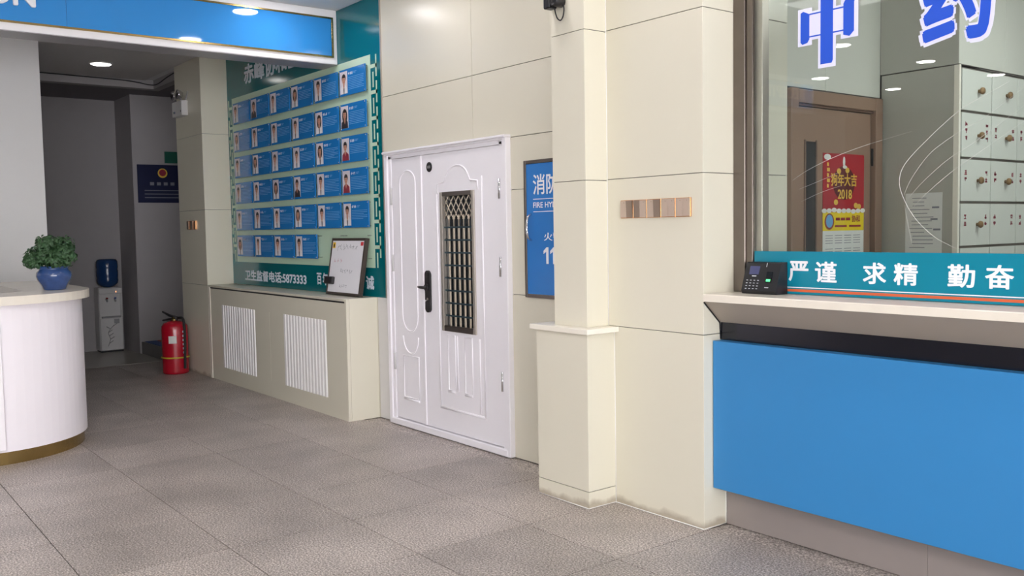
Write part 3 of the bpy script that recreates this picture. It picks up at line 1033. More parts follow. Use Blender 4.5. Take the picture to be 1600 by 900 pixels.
text('lettering', '9', 'banner_white', '-y', (-4.288, -4.228), 3.6765, (1.281, 1.386), hdoor, 0.001, 0.02)
hp = smooth_path([(-4.535, 3.677, 1.592), (-4.532, 3.652, 1.575), (-4.530, 3.640, 1.545), (-4.535, 3.642, 1.51), (-4.530, 3.640, 1.475), (-4.532, 3.652, 1.445), (-4.535, 3.677, 1.428)], 5)
tube('pull_handle', hp, [0.006 + 0.004 * math.sin(math.pi * i / (len(hp) - 1)) for i in range(len(hp))], 'chrome', hdoor, 10)

# ================================================================== RADIATOR COVER
rc = empty('radiator_cover', (-8.0, 3.55, 0), 'long cream radiator cover with two white slatted grilles under the portrait board', 'radiator cover')
RX0, RX1, RY = -9.565, -6.525, 3.41
GR = [(-9.20, -8.353), (-7.71, -6.882)]
GZ0, GZ1 = 0.148, 0.783
bm = bmesh.new()
add_box(bm, (RX0, RX1 - 0.03), (RY, RY + 0.02), (0, GZ0))
add_box(bm, (RX0, RX1 - 0.03), (RY, RY + 0.02), (GZ1, 0.938))
for a, b in ((RX0, GR[0][0]), (GR[0][1], -8.022), (-8.018, GR[1][0]), (GR[1][1], RX1 - 0.03)):
    add_box(bm, (a, b), (RY, RY + 0.02), (GZ0, GZ1))
bm_obj('front_panel', bm, 'cream', rc)
box('end_strip', (RX0, RX0 + 0.05), (RY - 0.007, RY - 0.0005), (0, 0.951), 'cream_edge', rc, 0.0015)
box('corner_post', (RX1 - 0.029, RX1), (RY - 0.002, RY + 0.025), (0, 0.968), 'cream', rc, 0.0015)
box('end_panel', (RX1 - 0.02, RX1), (RY + 0.0255, 3.688), (0, 0.972), 'cream', rc, 0.001)
box('top_board', (RX0, RX1 - 0.03), (RY - 0.003, 3.684), (0.952, 0.972), 'cream', rc, 0.002)
box('shadow_gap', (RX0, RX1 - 0.03), (RY + 0.004, RY + 0.02), (0.938, 0.952), 'black_metal', rc)
for gi, (a, b) in enumerate(GR):
    box('grille_backing', (a, b), (RY + 0.022, RY + 0.028), (GZ0, GZ1), 'grille_dark', rc)
    n = 14
    bm = bmesh.new()
    wsl = (b - a) / n
    add_prism(bm, [(-wsl / 2 + 0.004, 0.016), (-wsl / 2 + 0.010, -0.008), (wsl / 2 - 0.016, -0.008), (wsl / 2 - 0.010, 0.016)], 'z', 0, GZ1 - GZ0)
    bmesh.ops.recalc_face_normals(bm, faces=bm.faces)
    me = bpy.data.meshes.new('slat')
    bm.to_mesh(me); bm.free()
    me.materials.append(MT['grille_white'])
    for k in range(n):
        link('slat', me, rc, Vector((a + (k + 0.5) * wsl, RY + 0.002, GZ0)) - wloc(rc))
    if gi == 0:
        box('divider', (-8.785, -8.765), (RY - 0.004, RY + 0.02), (GZ0, GZ1), 'grille_white', rc, 0.001)

# ================================================================== PORTRAIT BOARD
pb = empty('portrait_board', (-7.98, 3.687, 0.975), 'teal and mint staff portrait board with key pattern borders on the wall', 'notice board')
BX0, BX1 = -9.570, -6.375
BY = 3.6845
box('teal_sheet', (BX0, BX1), (BY, 3.6895), (0.974, CZ - 0.002), 'teal', pb)
box('edge_strip', (BX1, BX1 + 0.012), (BY - 0.003, 3.70), (0.974, CZ - 0.002), 'steel', pb, 0.001)
MX0, MX1, MZ0, MZ1 = -9.445, -6.532, 1.208, 2.895
box('mint_sheet', (MX0, MX1), (BY - 0.0015, BY), (MZ0, MZ1), 'mint', pb)
# key pattern
pitch = 0.2036
for side in (1, -1):
    ex = MX1 if side == 1 else MX0
    X = lambda d: ex + side * d
    k = 0
    while True:
        zc_ = 2.80 - k * pitch
        if zc_ < 1.24: break
        bm = bmesh.new()
        def kb(d0, d1, z0, z1):
            a, b = sorted((X(d0), X(d1)))
            add_box(bm, (a, b), (BY - 0.0015, BY), (max(z0, 1.19), min(z1, 2.92)))
        kb(0.0, 0.098, zc_ - 0.014, zc_ + 0.014)
        kb(0.080, 0.098, zc_ - 0.085, zc_ + 0.085)
        if zc_ - 0.165 > 1.16:
            kb(0.030, 0.048, zc_ - 0.165, zc_ - 0.045)
        bm_obj('key_pattern', bm, 'mint', pb)
        k += 1
text('board_lettering', '赤峰协和医院', 'print_white', '-y', (-9.10, -7.55), BY - 0.0015, (2.995, 3.19), pb, 0.0012, 0.03)
text('board_lettering', '卫生监督电话:5873333', 'print_white', '-y', (-9.248, -7.803), BY - 0.0015, (1.020, 1.128), pb, 0.0012, 0.03)
text('board_lettering', '百', 'print_white', '-y', (-7.59, -7.497), BY - 0.0015, (1.037, 1.142), pb, 0.0012, 0.03)
text('board_lettering', '年', 'print_white', '-y', (-7.475, -7.375), BY - 0.0015, (1.035, 1.145), pb, 0.0012, 0.03)
text('board_lettering', '诚', 'print_white', '-y', (-6.695, -6.562), BY - 0.0015, (1.03, 1.142), pb, 0.0012, 0.03)

# staff cards: 6 x 6 grid, last two places empty
CW, CH = 0.436, 0.214
bm = bmesh.new()
add_box(bm, (0, CW), (0, 0.010), (0, CH), 0.0012)
me_card = bpy.data.meshes.new('acrylic_card'); bm.to_mesh(me_card); bm.free(); me_card.materials.append(MT['card_blue'])
bm = bmesh.new()
add_lathe(bm, (0, 0, 0), [(0.004, 0.0262), (0.004, 0.0), (0.0055, 0.0), (0.0055, -0.004), (0.002, -0.005)], 10, 0, 'y')
bmesh.ops.recalc_face_normals(bm, faces=bm.faces)
me_bolt = bpy.data.meshes.new('bolt'); bm.to_mesh(me_bolt); bm.free(); me_bolt.materials.append(MT['chrome'])
cxs = [-9.357, -8.888, -8.420, -7.949, -7.478, -7.006]
czs = [2.615, 2.334, 2.070, 1.805, 1.534, 1.268]
CYF = 3.655
rown = ['top', 'second', 'third', 'fourth', 'fifth', 'bottom']
coln = ['first', 'second', 'third', 'fourth', 'fifth', 'sixth']
LONG = {(0, 5): 0, (1, 5): 1, (2, 4): 1, (2, 5): 0, (5, 3): 0, (3, 5): 0}
CLO = {(1, 5): 1, (2, 5): 2, (3, 5): 2, (0, 1): 1, (3, 3): 1}


def portrait_mesh(seed, long_hair, cloth):
    rnd = random.Random(seed)
    bm = bmesh.new()
    px0, px1, pz0, pz1 = 0.014, 0.142, 0.018, 0.198
    cx_ = (px0 + px1) / 2 + rnd.uniform(-0.006, 0.006)
    t = -0.0008
    add_box(bm, (px0, px1), (t, 0.0), (pz0, pz1), mi=0)
    hz = 0.132 + rnd.uniform(-0.006, 0.008)
    hr_ = 0.027 + rnd.uniform(-0.002, 0.003)
    # shoulders
    add_prism(bm, [(px0 + 0.006, pz0), (px1 - 0.006, pz0), (px1 - 0.012, 0.066), (cx_ + 0.02, 0.088), (cx_ - 0.02, 0.088), (px0 + 0.012, 0.066)], 'y', t - 0.0004, t, mi=4 + cloth)
    add_prism(bm, [(cx_ - 0.013, 0.078), (cx_, 0.052), (cx_ + 0.013, 0.078), (cx_ + 0.012, 0.11), (cx_ - 0.012, 0.11)], 'y', t - 0.0008, t, mi=2)
    if cloth == 0:
        add_prism(bm, [(cx_ - 0.006, pz0), (cx_ + 0.006, pz0), (cx_ + 0.010, 0.066), (cx_, 0.056), (cx_ - 0.010, 0.066)], 'y', t - 0.0007, t, mi=5)
    # hair behind, face, fringe
    if long_hair:
        add_prism(bm, disc_pts(cx_, hz - 0.012, hr_ * 1.45, hr_ * 2.0, 18), 'y', t - 0.0006, t, mi=3)
    else:
        add_prism(bm, disc_pts(cx_, hz + 0.012, hr_ * 1.16, hr_ * 1.22, 18), 'y', t - 0.0006, t, mi=3)
    add_prism(bm, disc_pts(cx_, hz, hr_ * 0.92, hr_ * 1.25, 18), 'y', t - 0.0010, t, mi=2)
    fr = disc_pts(cx_, hz + hr_ * 0.55, hr_ * 0.98, hr_ * 0.85, 12, 0.0, math.pi)
    add_prism(bm, fr, 'y', t - 0.0013, t, mi=3)
    # brows, eyes and mouth
    for s in (-1, 1):
        add_box(bm, (cx_ + s * 0.010 - 0.0045, cx_ + s * 0.010 + 0.0045), (t - 0.0014, t - 0.0008), (hz + 0.001, hz + 0.0045), mi=3)
    add_box(bm, (cx_ - 0.007, cx_ + 0.007), (t - 0.0014, t - 0.0008), (hz - 0.020, hz - 0.017), mi=6)
    bmesh.ops.recalc_face_normals(bm, faces=bm.faces)
    me = bpy.data.meshes.new('portrait_photo')
    bm.to_mesh(me); bm.free()
    for k in ('photo_back', 'print_white', 'skin', 'hair', 'coat_white', 'suit_dark', 'blouse_red'):
        me.materials.append(MT[k])
    return me


def print_mesh(seed):
    rnd = random.Random(seed)
    bm = bmesh.new()
    x_ = 0.160
    for k in range(3):
        for _ in range(2):
            zq = 0.172 + rnd.uniform(-0.008, 0.008)
            add_box(bm, (x_, x_ + 0.020), (-0.0007, 0), (zq - 0.0022, zq + 0.0022), mi=0)
        for _ in range(2):
            xq = x_ + rnd.uniform(0.003, 0.017)
            add_box(bm, (xq - 0.002, xq + 0.002), (-0.0007, 0), (0.161, 0.183), mi=0)
        x_ += 0.026
    add_box(bm, (x_ + 0.01, x_ + 0.06), (-0.0007, 0), (0.176, 0.180), mi=1)
    add_box(bm, (x_ + 0.01, x_ + 0.045), (-0.0007, 0), (0.166, 0.170), mi=1)
    for k in range(rnd.randint(6, 8)):
        zq = 0.140 - k * 0.0135
        add_box(bm, (0.160, rnd.uniform(0.34, 0.415) if k % 3 == 2 else 0.415), (-0.0006, 0), (zq - 0.0016, zq + 0.0016), mi=1)
    bmesh.ops.recalc_face_normals(bm, faces=bm.faces)
    me = bpy.data.meshes.new('printed_text'); bm.to_mesh(me); bm.free()
    me.materials.append(MT['print_white']); me.materials.append(MT['print_pale'])
    return me


for r_ in range(6):
    for c_ in range(6):
        if r_ == 5 and c_ >= 4:
            pm = empty('card_mount', (cxs[c_], 3.6565, czs[r_]), 'four bare bolts of the %s empty card place in the bottom row' % ('left' if c_ == 4 else 'right'), 'bolts', 'empty card places')
            for dx in (0.014, CW - 0.014):
                for dz in (0.014, CH - 0.014):
                    link('bolt', me_bolt, pm, (dx, 0, dz))
            continue
        cl = CLO.get((r_, c_), 0)
        desc = {0: 'white coat', 1: 'dark suit', 2: 'red top'}[cl]
        ord_ = coln[c_] + ' from the left' if not (r_ == 5 and c_ == 3) else 'last on the right'
        e = empty('staff_card', (cxs[c_], CYF, czs[r_]), 'blue staff portrait card in the %s row, %s, on the mint board' % (rown[r_], ord_), 'card', 'staff portrait cards on the teal board')
        link('acrylic_card', me_card, e)
        link('portrait_photo', portrait_mesh(100 + r_ * 6 + c_, LONG.get((r_, c_), 1 if (r_ * 5 + c_ * 3) % 4 == 1 else 0), cl), e)
        link('printed_text', print_mesh(200 + r_ * 6 + c_), e)['kind'] = 'stuff'
        for dx in (0.012, CW - 0.012):
            for dz in (0.012, CH - 0.012):
                link('bolt', me_bolt, e, (dx, 0.001, dz))

# ================================================================== WHITEBOARD LEANING ON THE BOARD
wbz0, wbz1 = 0.9785, 1.448
wy0, wy1 = 3.572, 3.648
wx0, wx1 = -7.195, -6.605
wbd = empty('whiteboard', (-6.9, 3.6, wbz0), 'small dark framed whiteboard leaning on top of the radiator cover', 'whiteboard')
wa_ = Vector((0, wy0, wbz0)); wb_ = Vector((0, wy1, wbz1))
wdir = (wb_ - wa_); wlen = wdir.length; wdir.normalize()
wnrm = Vector((0, -wdir.z, wdir.y))


def tilt_box(name, x, v, n, m, parent, bev=0.0):
    """x range, v distance up the leaning face, n distance out of the face"""
    bm = bmesh.new()
    add_box(bm, x, n, v, bev)
    for q in bm.verts:
        q.co = Vector((q.co.x, 0, 0)) + wa_ + wdir * q.co.z + wnrm * q.co.y
    return bm_obj(name, bm, m, parent)


T0, T1 = -0.030, 0.0
tilt_box('frame_rail', (wx0, wx1), (0.0, 0.022), (T0, T1 + 0.003), 'frame_brown', wbd, 0.002)
tilt_box('frame_rail', (wx0, wx1), (wlen - 0.022, wlen), (T0, T1 + 0.003), 'frame_brown', wbd, 0.002)
tilt_box('frame_rail', (wx0, wx0 + 0.020), (0.022, wlen - 0.022), (T0, T1 + 0.003), 'frame_brown', wbd, 0.002)
tilt_box('frame_rail', (wx1 - 0.024, wx1), (0.022, wlen - 0.022), (T0, T1 + 0.003), 'frame_brown', wbd, 0.002)
tilt_box('writing_surface', (wx0 + 0.02, wx1 - 0.024), (0.022, wlen - 0.022), (T0 + 0.006, T1), 'white_surface', wbd)
tilt_box('yellow_sticker', (wx0 + 0.028, wx0 + 0.075), (wlen - 0.085, wlen - 0.035), (T1, T1 + 0.001), 'sticker_yellow', wbd)
tilt_box('sticker_mark', (wx0 + 0.042, wx0 + 0.061), (wlen - 0.075, wlen - 0.050), (T1 + 0.001, T1 + 0.0016), 'black_metal', wbd)
tilt_box('red_sticker', (wx1 - 0.078, wx1 - 0.034), (wlen - 0.062, wlen - 0.032), (T1, T1 + 0.001), 'sticker_red', wbd)
tilt_box('black_eraser', (wx0 - 0.012, wx0 + 0.135), (0.085, 0.148), (T1, T1 + 0.030), 'black_metal', wbd, 0.006)
random.seed(21)
bm = bmesh.new(); bmp = bmesh.new()


def scribble(b, x_, v_, s, n):
    for k in range(n):
        cx_ = x_ + k * s * 1.25
        for _ in range(3):
            a = random.uniform(0, math.pi)
            c0 = Vector((cx_ + random.uniform(-.3, .3) * s, v_ + random.uniform(-.35, .35) * s))
            h = Vector((math.cos(a), math.sin(a))) * s * random.uniform(.25, .5)
            q = Vector((-h.y, h.x)).normalized() * 0.0016
            pts = [c0 - h - q, c0 + h - q, c0 + h + q, c0 - h + q]
            vs_ = [b.verts.new(Vector((p.x, 0, 0)) + wa_ + wdir * p.y + wnrm * 0.0008) for p in pts]
            b.faces.new(vs_)


scribble(bm, wx0 + 0.13, wlen - 0.078, 0.042, 7)
scribble(bm, wx0 + 0.22, 0.20, 0.030, 6)
scribble(bm, wx0 + 0.24, 0.075, 0.026, 4)
scribble(bmp, wx0 + 0.10, 0.285, 0.040, 3)
bm_obj('handwriting', bm, 'ink_grey', wbd)
bm_obj('handwriting', bmp, 'ink_pink', wbd)

# ================================================================== SWITCHES ON THE PILLAR
swn = ['leftmost', 'second', 'middle', 'fourth', 'rightmost']
for k in range(5):
    x0_ = -3.535 + k * 0.0975
    x1_ = x0_ + 0.092
    e = empty('light_switch', ((x0_ + x1_) / 2, 3.487, 1.547), 'taupe double rocker switch with rose gold rim, %s of the five on the pillar' % swn[k], 'switch', 'row of switches on the cream pillar')
    box('gold_rim', (x0_, x1_), (3.478, 3.4875), (1.547, 1.641), 'rose_gold', e, 0.001)
    xm_ = (x0_ + x1_) / 2
    for s, (a, b) in enumerate(((x0_ + 0.003, xm_ - 0.0005), (xm_ + 0.0005, x1_ - 0.003))):
        up_ = (k, s) in ((0, 1), (1, 0), (2, 1))
        bm = bmesh.new()
        prf = [(3.478, 1.550), (3.478, 1.638), (3.472 if not up_ else 3.468, 1.638), (3.472 if not up_ else 3.474, 1.550)]
        add_prism(bm, prf, 'x', a, b)
        bm_obj('rocker', bm, 'taupe_dark' if up_ else 'taupe_switch', e)
        lathe('indicator_dot', ((a + b) / 2 + 0.006, 3.4712 if not up_ else 3.4688, 1.628), [(0.002, 0.002), (0.002, -0.001)], 'taupe_dark', e, 8, 'y')

# bronze switch on the corridor pillar
e = empty('light_switch', (-9.96, 3.405, 1.556), 'bronze double switch plate on the corridor pillar above the extinguisher', 'switch')
box('plate', (-10.10, -9.84), (3.392, 3.4055), (1.552, 1.646), 'rose_gold', e, 0.001)
for a, b in ((-10.09, -10.035), (-9.97, -9.91)):
    box('rocker', (a, b), (3.384, 3.392), (1.556, 1.642), 'taupe_dark', e, 0.001)

# ================================================================== SURVEILLANCE CAMERA ON THE COLUMN
sc = empty('surveillance_camera', (-3.84, 3.30, 2.64), 'black surveillance camera with a loop of cable high on the column', 'camera')
box('housing', (-3.887, -3.835), (3.255, 3.312), (2.675, 2.80), 'black_plastic', sc, 0.006)
box('mount_plate', (-3.90, -3.79), (3.312, 3.3305), (2.69, 2.80), 'black_plastic', sc, 0.003)
lathe('lens_ring', (-3.812, 3.285, 2.710), [(0.030, 0.04), (0.030, -0.02), (0.024, -0.026), (0.020, -0.016), (0.004, -0.014)], 'black_metal', sc, 20, 'y')
tube('cable', smooth_path([(-3.845, 3.30, 2.69), (-3.842, 3.305, 2.655), (-3.832, 3.31, 2.625), (-3.812, 3.315, 2.612), (-3.792, 3.315, 2.630), (-3.784, 3.315, 2.665), (-3.792, 3.315, 2.69), (-3.81, 3.312, 2.70)], 6), 0.0036, 'rubber', sc, 8)

# ================================================================== EMERGENCY LIGHT ON THE CORRIDOR PILLAR
el = empty('emergency_light', (-10.1, 3.38, 2.77), 'white twin-head emergency light on the corridor pillar', 'emergency light')
box('battery_box', (-10.27, -9.965), (3.335, 3.4055), (2.765, 2.925), 'appliance_white', el, 0.006)
for x_ in (-10.235, -10.075):
    tube('neck', [(x_, 3.37, 2.925), (x_, 3.365, 2.965)], 0.010, 'appliance_grey', el, 8)
    lathe('lamp_head', (x_, 3.385, 2.995), [(0.030, 0), (0.046, -0.025), (0.052, -0.05), (0.048, -0.056), (0.010, -0.048)], 'chrome', el, 20, 'y')
for x_, m_ in ((-10.22, 'exit_green'), (-10.19, 'tap_blue'), (-10.00, 'black_metal')):
    box('indicator', (x_, x_ + 0.018), (3.333, 3.3355), (2.80, 2.822), m_, el)
tube('power_lead', smooth_path([(-9.97, 3.385, 2.93), (-9.955, 3.395, 2.98), (-9.95, 3.40, 3.02)], 5), 0.006, 'appliance_grey', el, 8)

# ================================================================== RECEPTION SIGN (header box)
XH = -7.08
rs = empty('reception_sign', (XH, 0.5, 2.897), 'blue reception header with gold trim and white raised letters', 'sign')
bm = bmesh.new()
add_box(bm, (XH - 0.26, XH), (-2.96, 3.683), (2.897, CZ - 0.001), 0.003)
bm_obj('housing', bm, 'header_white', rs)
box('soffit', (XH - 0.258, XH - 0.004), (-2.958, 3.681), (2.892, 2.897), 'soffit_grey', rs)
zb0, zb1 = 2.960, 3.262
for a, b in ((1.596, 3.628), (-0.45, 1.594), (-2.91, -0.452)):
    box('blue_panel', (XH, XH + 0.010), (a, b), (zb0, zb1), 'sign_blue', rs, 0.0008)
box('gold_strip', (XH, XH + 0.016), (-2.92, 3.645), (zb0 - 0.014, zb0), 'gold', rs, 0.001)
box('gold_strip', (XH, XH + 0.016), (-2.92, 3.645), (zb1, zb1 + 0.014), 'gold', rs, 0.001)
box('gold_strip', (XH, XH + 0.016), (3.630, 3.645), (zb0, zb1), 'gold', rs, 0.001)
for ya in (0.36, -2.72):
    text('lettering', 'RECEPTION', 'letter_white', '+x', XH + 0.032, (ya, ya + 1.04), (3.060, 3.205), rs, 0.018, 0.028)

# ================================================================== RECEPTION DESK
rd = empty('reception_desk', (-7.4, 0.8, 0), 'white rounded reception desk with gold base and pale stone top', 'reception desk')
CC = (-7.5, 1.0)


def desk_plan(R, yend=-3.0, xend=-9.0, n=18):
    pts = [(CC[0] + R, yend)]
    for k in range(n + 1):
        a = (math.pi / 2) * k / n
        pts.append((CC[0] + R * math.cos(a), CC[1] + R * math.sin(a)))
    pts.append((xend, CC[1] + R))
    return pts


def desk_solid(name, R, wdt, z0, z1, m, yend=-3.0, xend=-9.0):
    o_ = desk_plan(R, yend, xend)
    ri = max(R - wdt, 0.02)
    i_ = desk_plan(ri, yend, xend)
    return prism(name, o_ + list(reversed(i_)), 'z', z0, z1, m, rd)


desk_solid('gold_base', 0.668, 0.06, 0.0, 0.088, 'gold')
desk_solid('body', 0.690, 0.05, 0.088, 1.058, 'counter_white')
desk_solid('stone_top', 0.742, 0.44, 1.058, 1.116, 'stone_white')
box('raised_panel', (CC[0] + 0.690, CC[0] + 0.716), (-3.0, 1.045), (0.105, 0.93), 'counter_white', rd, 0.004)
box('work_surface', (-8.6, -7.20), (-3.0, 1.28), (0.74, 0.77), 'desk_bluegrey', rd, 0.002)
box('inner_panel', (-9.0, -7.24), (1.285, 1.30), (0.0, 1.055), 'desk_bluegrey', rd)

# potted plant on the desk
PX, PY, PZ = -7.34, 1.492, 1.117
pp = empty('potted_plant', (PX, PY, PZ), 'bushy green plant in a glazed blue pot on the reception desk', 'plant')
lathe('pot', (PX, PY, PZ), [(0.072, 0.0), (0.078, 0.006), (0.086, 0.03), (0.110, 0.070), (0.120, 0.10), (0.116, 0.128), (0.098, 0.148), (0.097, 0.156), (0.106, 0.166), (0.104, 0.172), (0.092, 0.172), (0.090, 0.150)], 'pot_blue', pp, 40)
lathe('soil', (PX, PY, PZ + 0.145), [(0.088, 0), (0.08, 0.012)], 'soil', pp, 24)
random.seed(31)
bm = bmesh.new()
blobs = [(0.0, -0.02, 0.29, 0.115), (-0.06, -0.10, 0.25, 0.085), (0.0, -0.13, 0.23, 0.07), (0.09, 0.05, 0.26, 0.095), (0.02, -0.05, 0.34, 0.08), (0.05, 0.06, 0.33, 0.08), (-0.07, 0.03, 0.31, 0.08), (0.10, 0.0, 0.23, 0.08), (-0.03, 0.08, 0.28, 0.08), (-0.12, 0.0, 0.24, 0.06)]
for bx_, by_, bz_, br_ in blobs:
    for k in range(150):
        d = Vector((random.gauss(0, 1), random.gauss(0, 1), random.gauss(0, 1))).normalized()
        p = Vector((PX + bx_, PY + by_, PZ + bz_ - 0.015)) + d * br_ * random.uniform(0.6, 1.0)
        if p.z < PZ + 0.165: continue
        nrm_ = (d + Vector((random.uniform(-.5, .5), random.uniform(-.5, .5), random.uniform(0, .6)))).normalized()
        t1_ = nrm_.orthogonal().normalized()
        t1_ = (t1_ * math.cos(k) + nrm_.cross(t1_) * math.sin(k)).normalized()
        t2_ = nrm_.cross(t1_)
        L_ = random.uniform(0.016, 0.030)
        W_ = L_ * 0.5
        q = [p - t1_ * L_, p + t2_ * W_ + nrm_ * 0.003, p + t1_ * L_ - nrm_ * 0.006, p - t2_ * W_ + nrm_ * 0.003]
        vv = [bm.verts.new(x_) for x_ in q]
        ctr = bm.verts.new(p + nrm_ * 0.007)
        for i in range(4): bm.faces.new([vv[i], vv[(i + 1) % 4], ctr])
fo = bm_obj('foliage', bm, 'leaf_green', pp)
fo['kind'] = 'stuff'
for k in range(6):
    a = k * 1.05
    tube('stem', [(PX + 0.03 * math.cos(a), PY + 0.03 * math.sin(a), PZ + 0.16), (PX + 0.08 * math.cos(a), PY + 0.08 * math.sin(a), PZ + 0.27)], 0.005, 'leaf_green', pp, 6)

# ================================================================== WATER DISPENSER
wdp = empty('water_dispenser', (-12.68, 3.2, 0), 'white water dispenser with blue bottle against the corridor wall', 'water dispenser')
dx0, dx1, dy0, dy1, dh = -12.80, -12.57, 3.062, 3.352, 0.835
box('foot', (dx0 + 0.01, dx1 - 0.01), (dy0 + 0.01, dy1 - 0.01), (0, 0.022), 'black_plastic', wdp)
box('cabinet_body', (dx0, dx1 - 0.02), (dy0, dy1), (0.022, dh), 'appliance_white', wdp, 0.008)
box('lower_door', (dx1 - 0.02, dx1), (dy0 + 0.008, dy1 - 0.008), (0.03, 0.445), 'appliance_white', wdp, 0.006)
box('upper_panel', (dx1 - 0.02, dx1 + 0.004), (dy0 + 0.004, dy1 - 0.004), (0.755, dh - 0.005), 'appliance_white', wdp, 0.006)
for a, b in ((dy0 + 0.004, dy0 + 0.03), (dy1 - 0.03, dy1 - 0.004)):
    box('panel_cheek', (dx1 - 0.02, dx1), (a, b), (0.46, 0.755), 'appliance_white', wdp, 0.003)
box('tap_niche', (dx1 - 0.02, dx1 - 0.012), (dy0 + 0.03, dy1 - 0.03), (0.46, 0.755), 'appliance_white', wdp)
box('drip_tray', (dx1 - 0.012, dx1 + 0.012), (dy0 + 0.03, dy1 - 0.03), (0.445, 0.468), 'appliance_grey', wdp, 0.003)
for yy, mm in ((dy0 + 0.095, 'tap_red'), (dy1 - 0.095, 'tap_blue')):
    tp = tube('tap', [(dx1 - 0.012, yy, 0.685), (dx1 + 0.02, yy, 0.685), (dx1 + 0.028, yy, 0.655)], 0.012, 'appliance_grey', wdp, 10)
    box('tap_lever', (dx1 + 0.008, dx1 + 0.034), (yy - 0.012, yy + 0.012), (0.692, 0.710), mm, tp, 0.003)
box('indicator_lamp', (dx1 + 0.004, dx1 + 0.006), (dy1 - 0.085, dy1 - 0.072), (0.775, 0.788), 'led_orange', wdp)
box('sticker', (dx1, dx1 + 0.001), (dy1 - 0.115, dy1 - 0.05), (0.37, 0.43), 'appliance_grey', wdp)
bm = bmesh.new()
random.seed(17)
pts = smooth_path([(dx1 + 0.0015, dy0 + 0.09, 0.08), (dx1 + 0.0015, dy0 + 0.12, 0.17), (dx1 + 0.0015, dy0 + 0.10, 0.26), (dx1 + 0.0015, dy0 + 0.16, 0.34)], 6)
add_tube(bm, pts, 0.004, 5)
for p in pts[3::3]:
    add_tube(bm, [p, p + Vector((0, random.choice((-1, 1)) * 0.05, 0.03))], 0.005, 5)
bm_obj('floral_print', bm, 'appliance_grey', wdp)
wbt = empty('water_bottle', (-12.69, 3.207, dh), 'blue water bottle upside down on top of the white dispenser', 'bottle')
lathe('bottle_shell', (-12.69, 3.207, dh), [(0.05, 0), (0.09, 0.02), (0.125, 0.055), (0.132, 0.09), (0.128, 0.12), (0.132, 0.15), (0.132, 0.21), (0.128, 0.235), (0.132, 0.26), (0.130, 0.335), (0.115, 0.36), (0.08, 0.368)], 'bottle_blue', wbt, 32)

# ================================================================== FIRE EXTINGUISHER
EX, EY = -10.165, 3.235
ex = empty('fire_extinguisher', (EX, EY, 0), 'red fire extinguisher standing by the corridor pillar', 'fire extinguisher')
lathe('cylinder', (EX, EY, 0), [(0.128, 0), (0.136, 0.01), (0.138, 0.03), (0.138, 0.475), (0.134, 0.515), (0.112, 0.548), (0.07, 0.565), (0.05, 0.57)], 'extinguisher_red', ex, 40)
lathe('valve', (EX, EY, 0.568), [(0.035, 0), (0.035, 0.02), (0.025, 0.025), (0.025, 0.045)], 'gold', ex, 16)
ux, uy = 0.53, 0.85   # handle direction (faces the lobby side)
tube('squeeze_handle', [(EX + 0.05, EY + 0.02, 0.605), (EX - 0.05, EY - 0.03, 0.625), (EX - 0.13, EY - 0.08, 0.665)], [0.014, 0.016, 0.010], 'black_metal', ex, 8)
tube('carry_handle', [(EX + 0.04, EY + 0.02, 0.585), (EX - 0.05, EY - 0.03, 0.585), (EX - 0.13, EY - 0.08, 0.57)], [0.013, 0.015, 0.010], 'black_metal', ex, 8)
tube('hose', smooth_path([(EX + 0.03, EY + 0.02, 0.60), (EX + 0.12, EY + 0.05, 0.60), (EX + 0.155, EY + 0.055, 0.52), (EX + 0.158, EY + 0.055, 0.35), (EX + 0.155, EY + 0.05, 0.15), (EX + 0.150, EY + 0.05, 0.06)], 6), 0.014, 'rubber', ex, 10)
bm = bmesh.new()
ring = [(EX + 0.141 * math.cos(a), EY + 0.141 * math.sin(a)) for a in [2 * math.pi * k / 40 for k in range(40)]]
add_tube(bm, [(x_, y_, 0.178) for x_, y_ in ring], 0.008, 6, closed=True)
bm_obj('yellow_strap', bm, 'strap_yellow', ex)
# label wrapped on the cylinder, facing the camera
def wrap(name, a0, a1, z0, z1, R, m, parent, n=8):
    bm = bmesh.new()
    A = []; B = []
    for k in range(n + 1):
        a = a0 + (a1 - a0) * k / n
        A.append(bm.verts.new((EX + R * math.cos(a), EY + R * math.sin(a), z0)))
        B.append(bm.verts.new((EX + R * math.cos(a), EY + R * math.sin(a), z1)))
    for k in range(n): bm.faces.new([A[k], A[k + 1], B[k + 1], B[k]])
    return bm_obj(name, bm, m, parent)
am = math.atan2(-EY, -EX)
wrap('paper_label', am - 0.48, am + 0.12, 0.335, 0.415, 0.1392, 'paper', ex)
for k in range(6):
    wrap('lettering_mark', am + 0.60, am + 0.85, 0.22 + 0.045 * k, 0.243 + 0.045 * k, 0.1388, 'print_white', ex, 3)

# ================================================================== CORRIDOR DETAILS
# stair with mats
st = empty('stair_steps', (-11.4, 3.9, 0), kind='structure')
st.name = 'trim_3'
for k in range(4):
    box('step', (-12.12, -10.32), (3.44 + 0.30 * k, 5.2), (0.0 if k == 0 else 0.155 * k, 0.155 * (k + 1)), 'step_grey', st, 0.004)
tag(box('stair_mat', (-12.05, -10.5), (3.46, 3.60), (0.155, 0.163), 'mat_blue', None, 0.003), 'blue mat strip on the first stair step in the corridor', 'mat')
tag(box('stair_mat', (-12.05, -10.5), (3.61, 3.735), (0.155, 0.163), 'mat_red', None, 0.003), 'dull red mat strip on the stair step behind the blue one', 'mat')
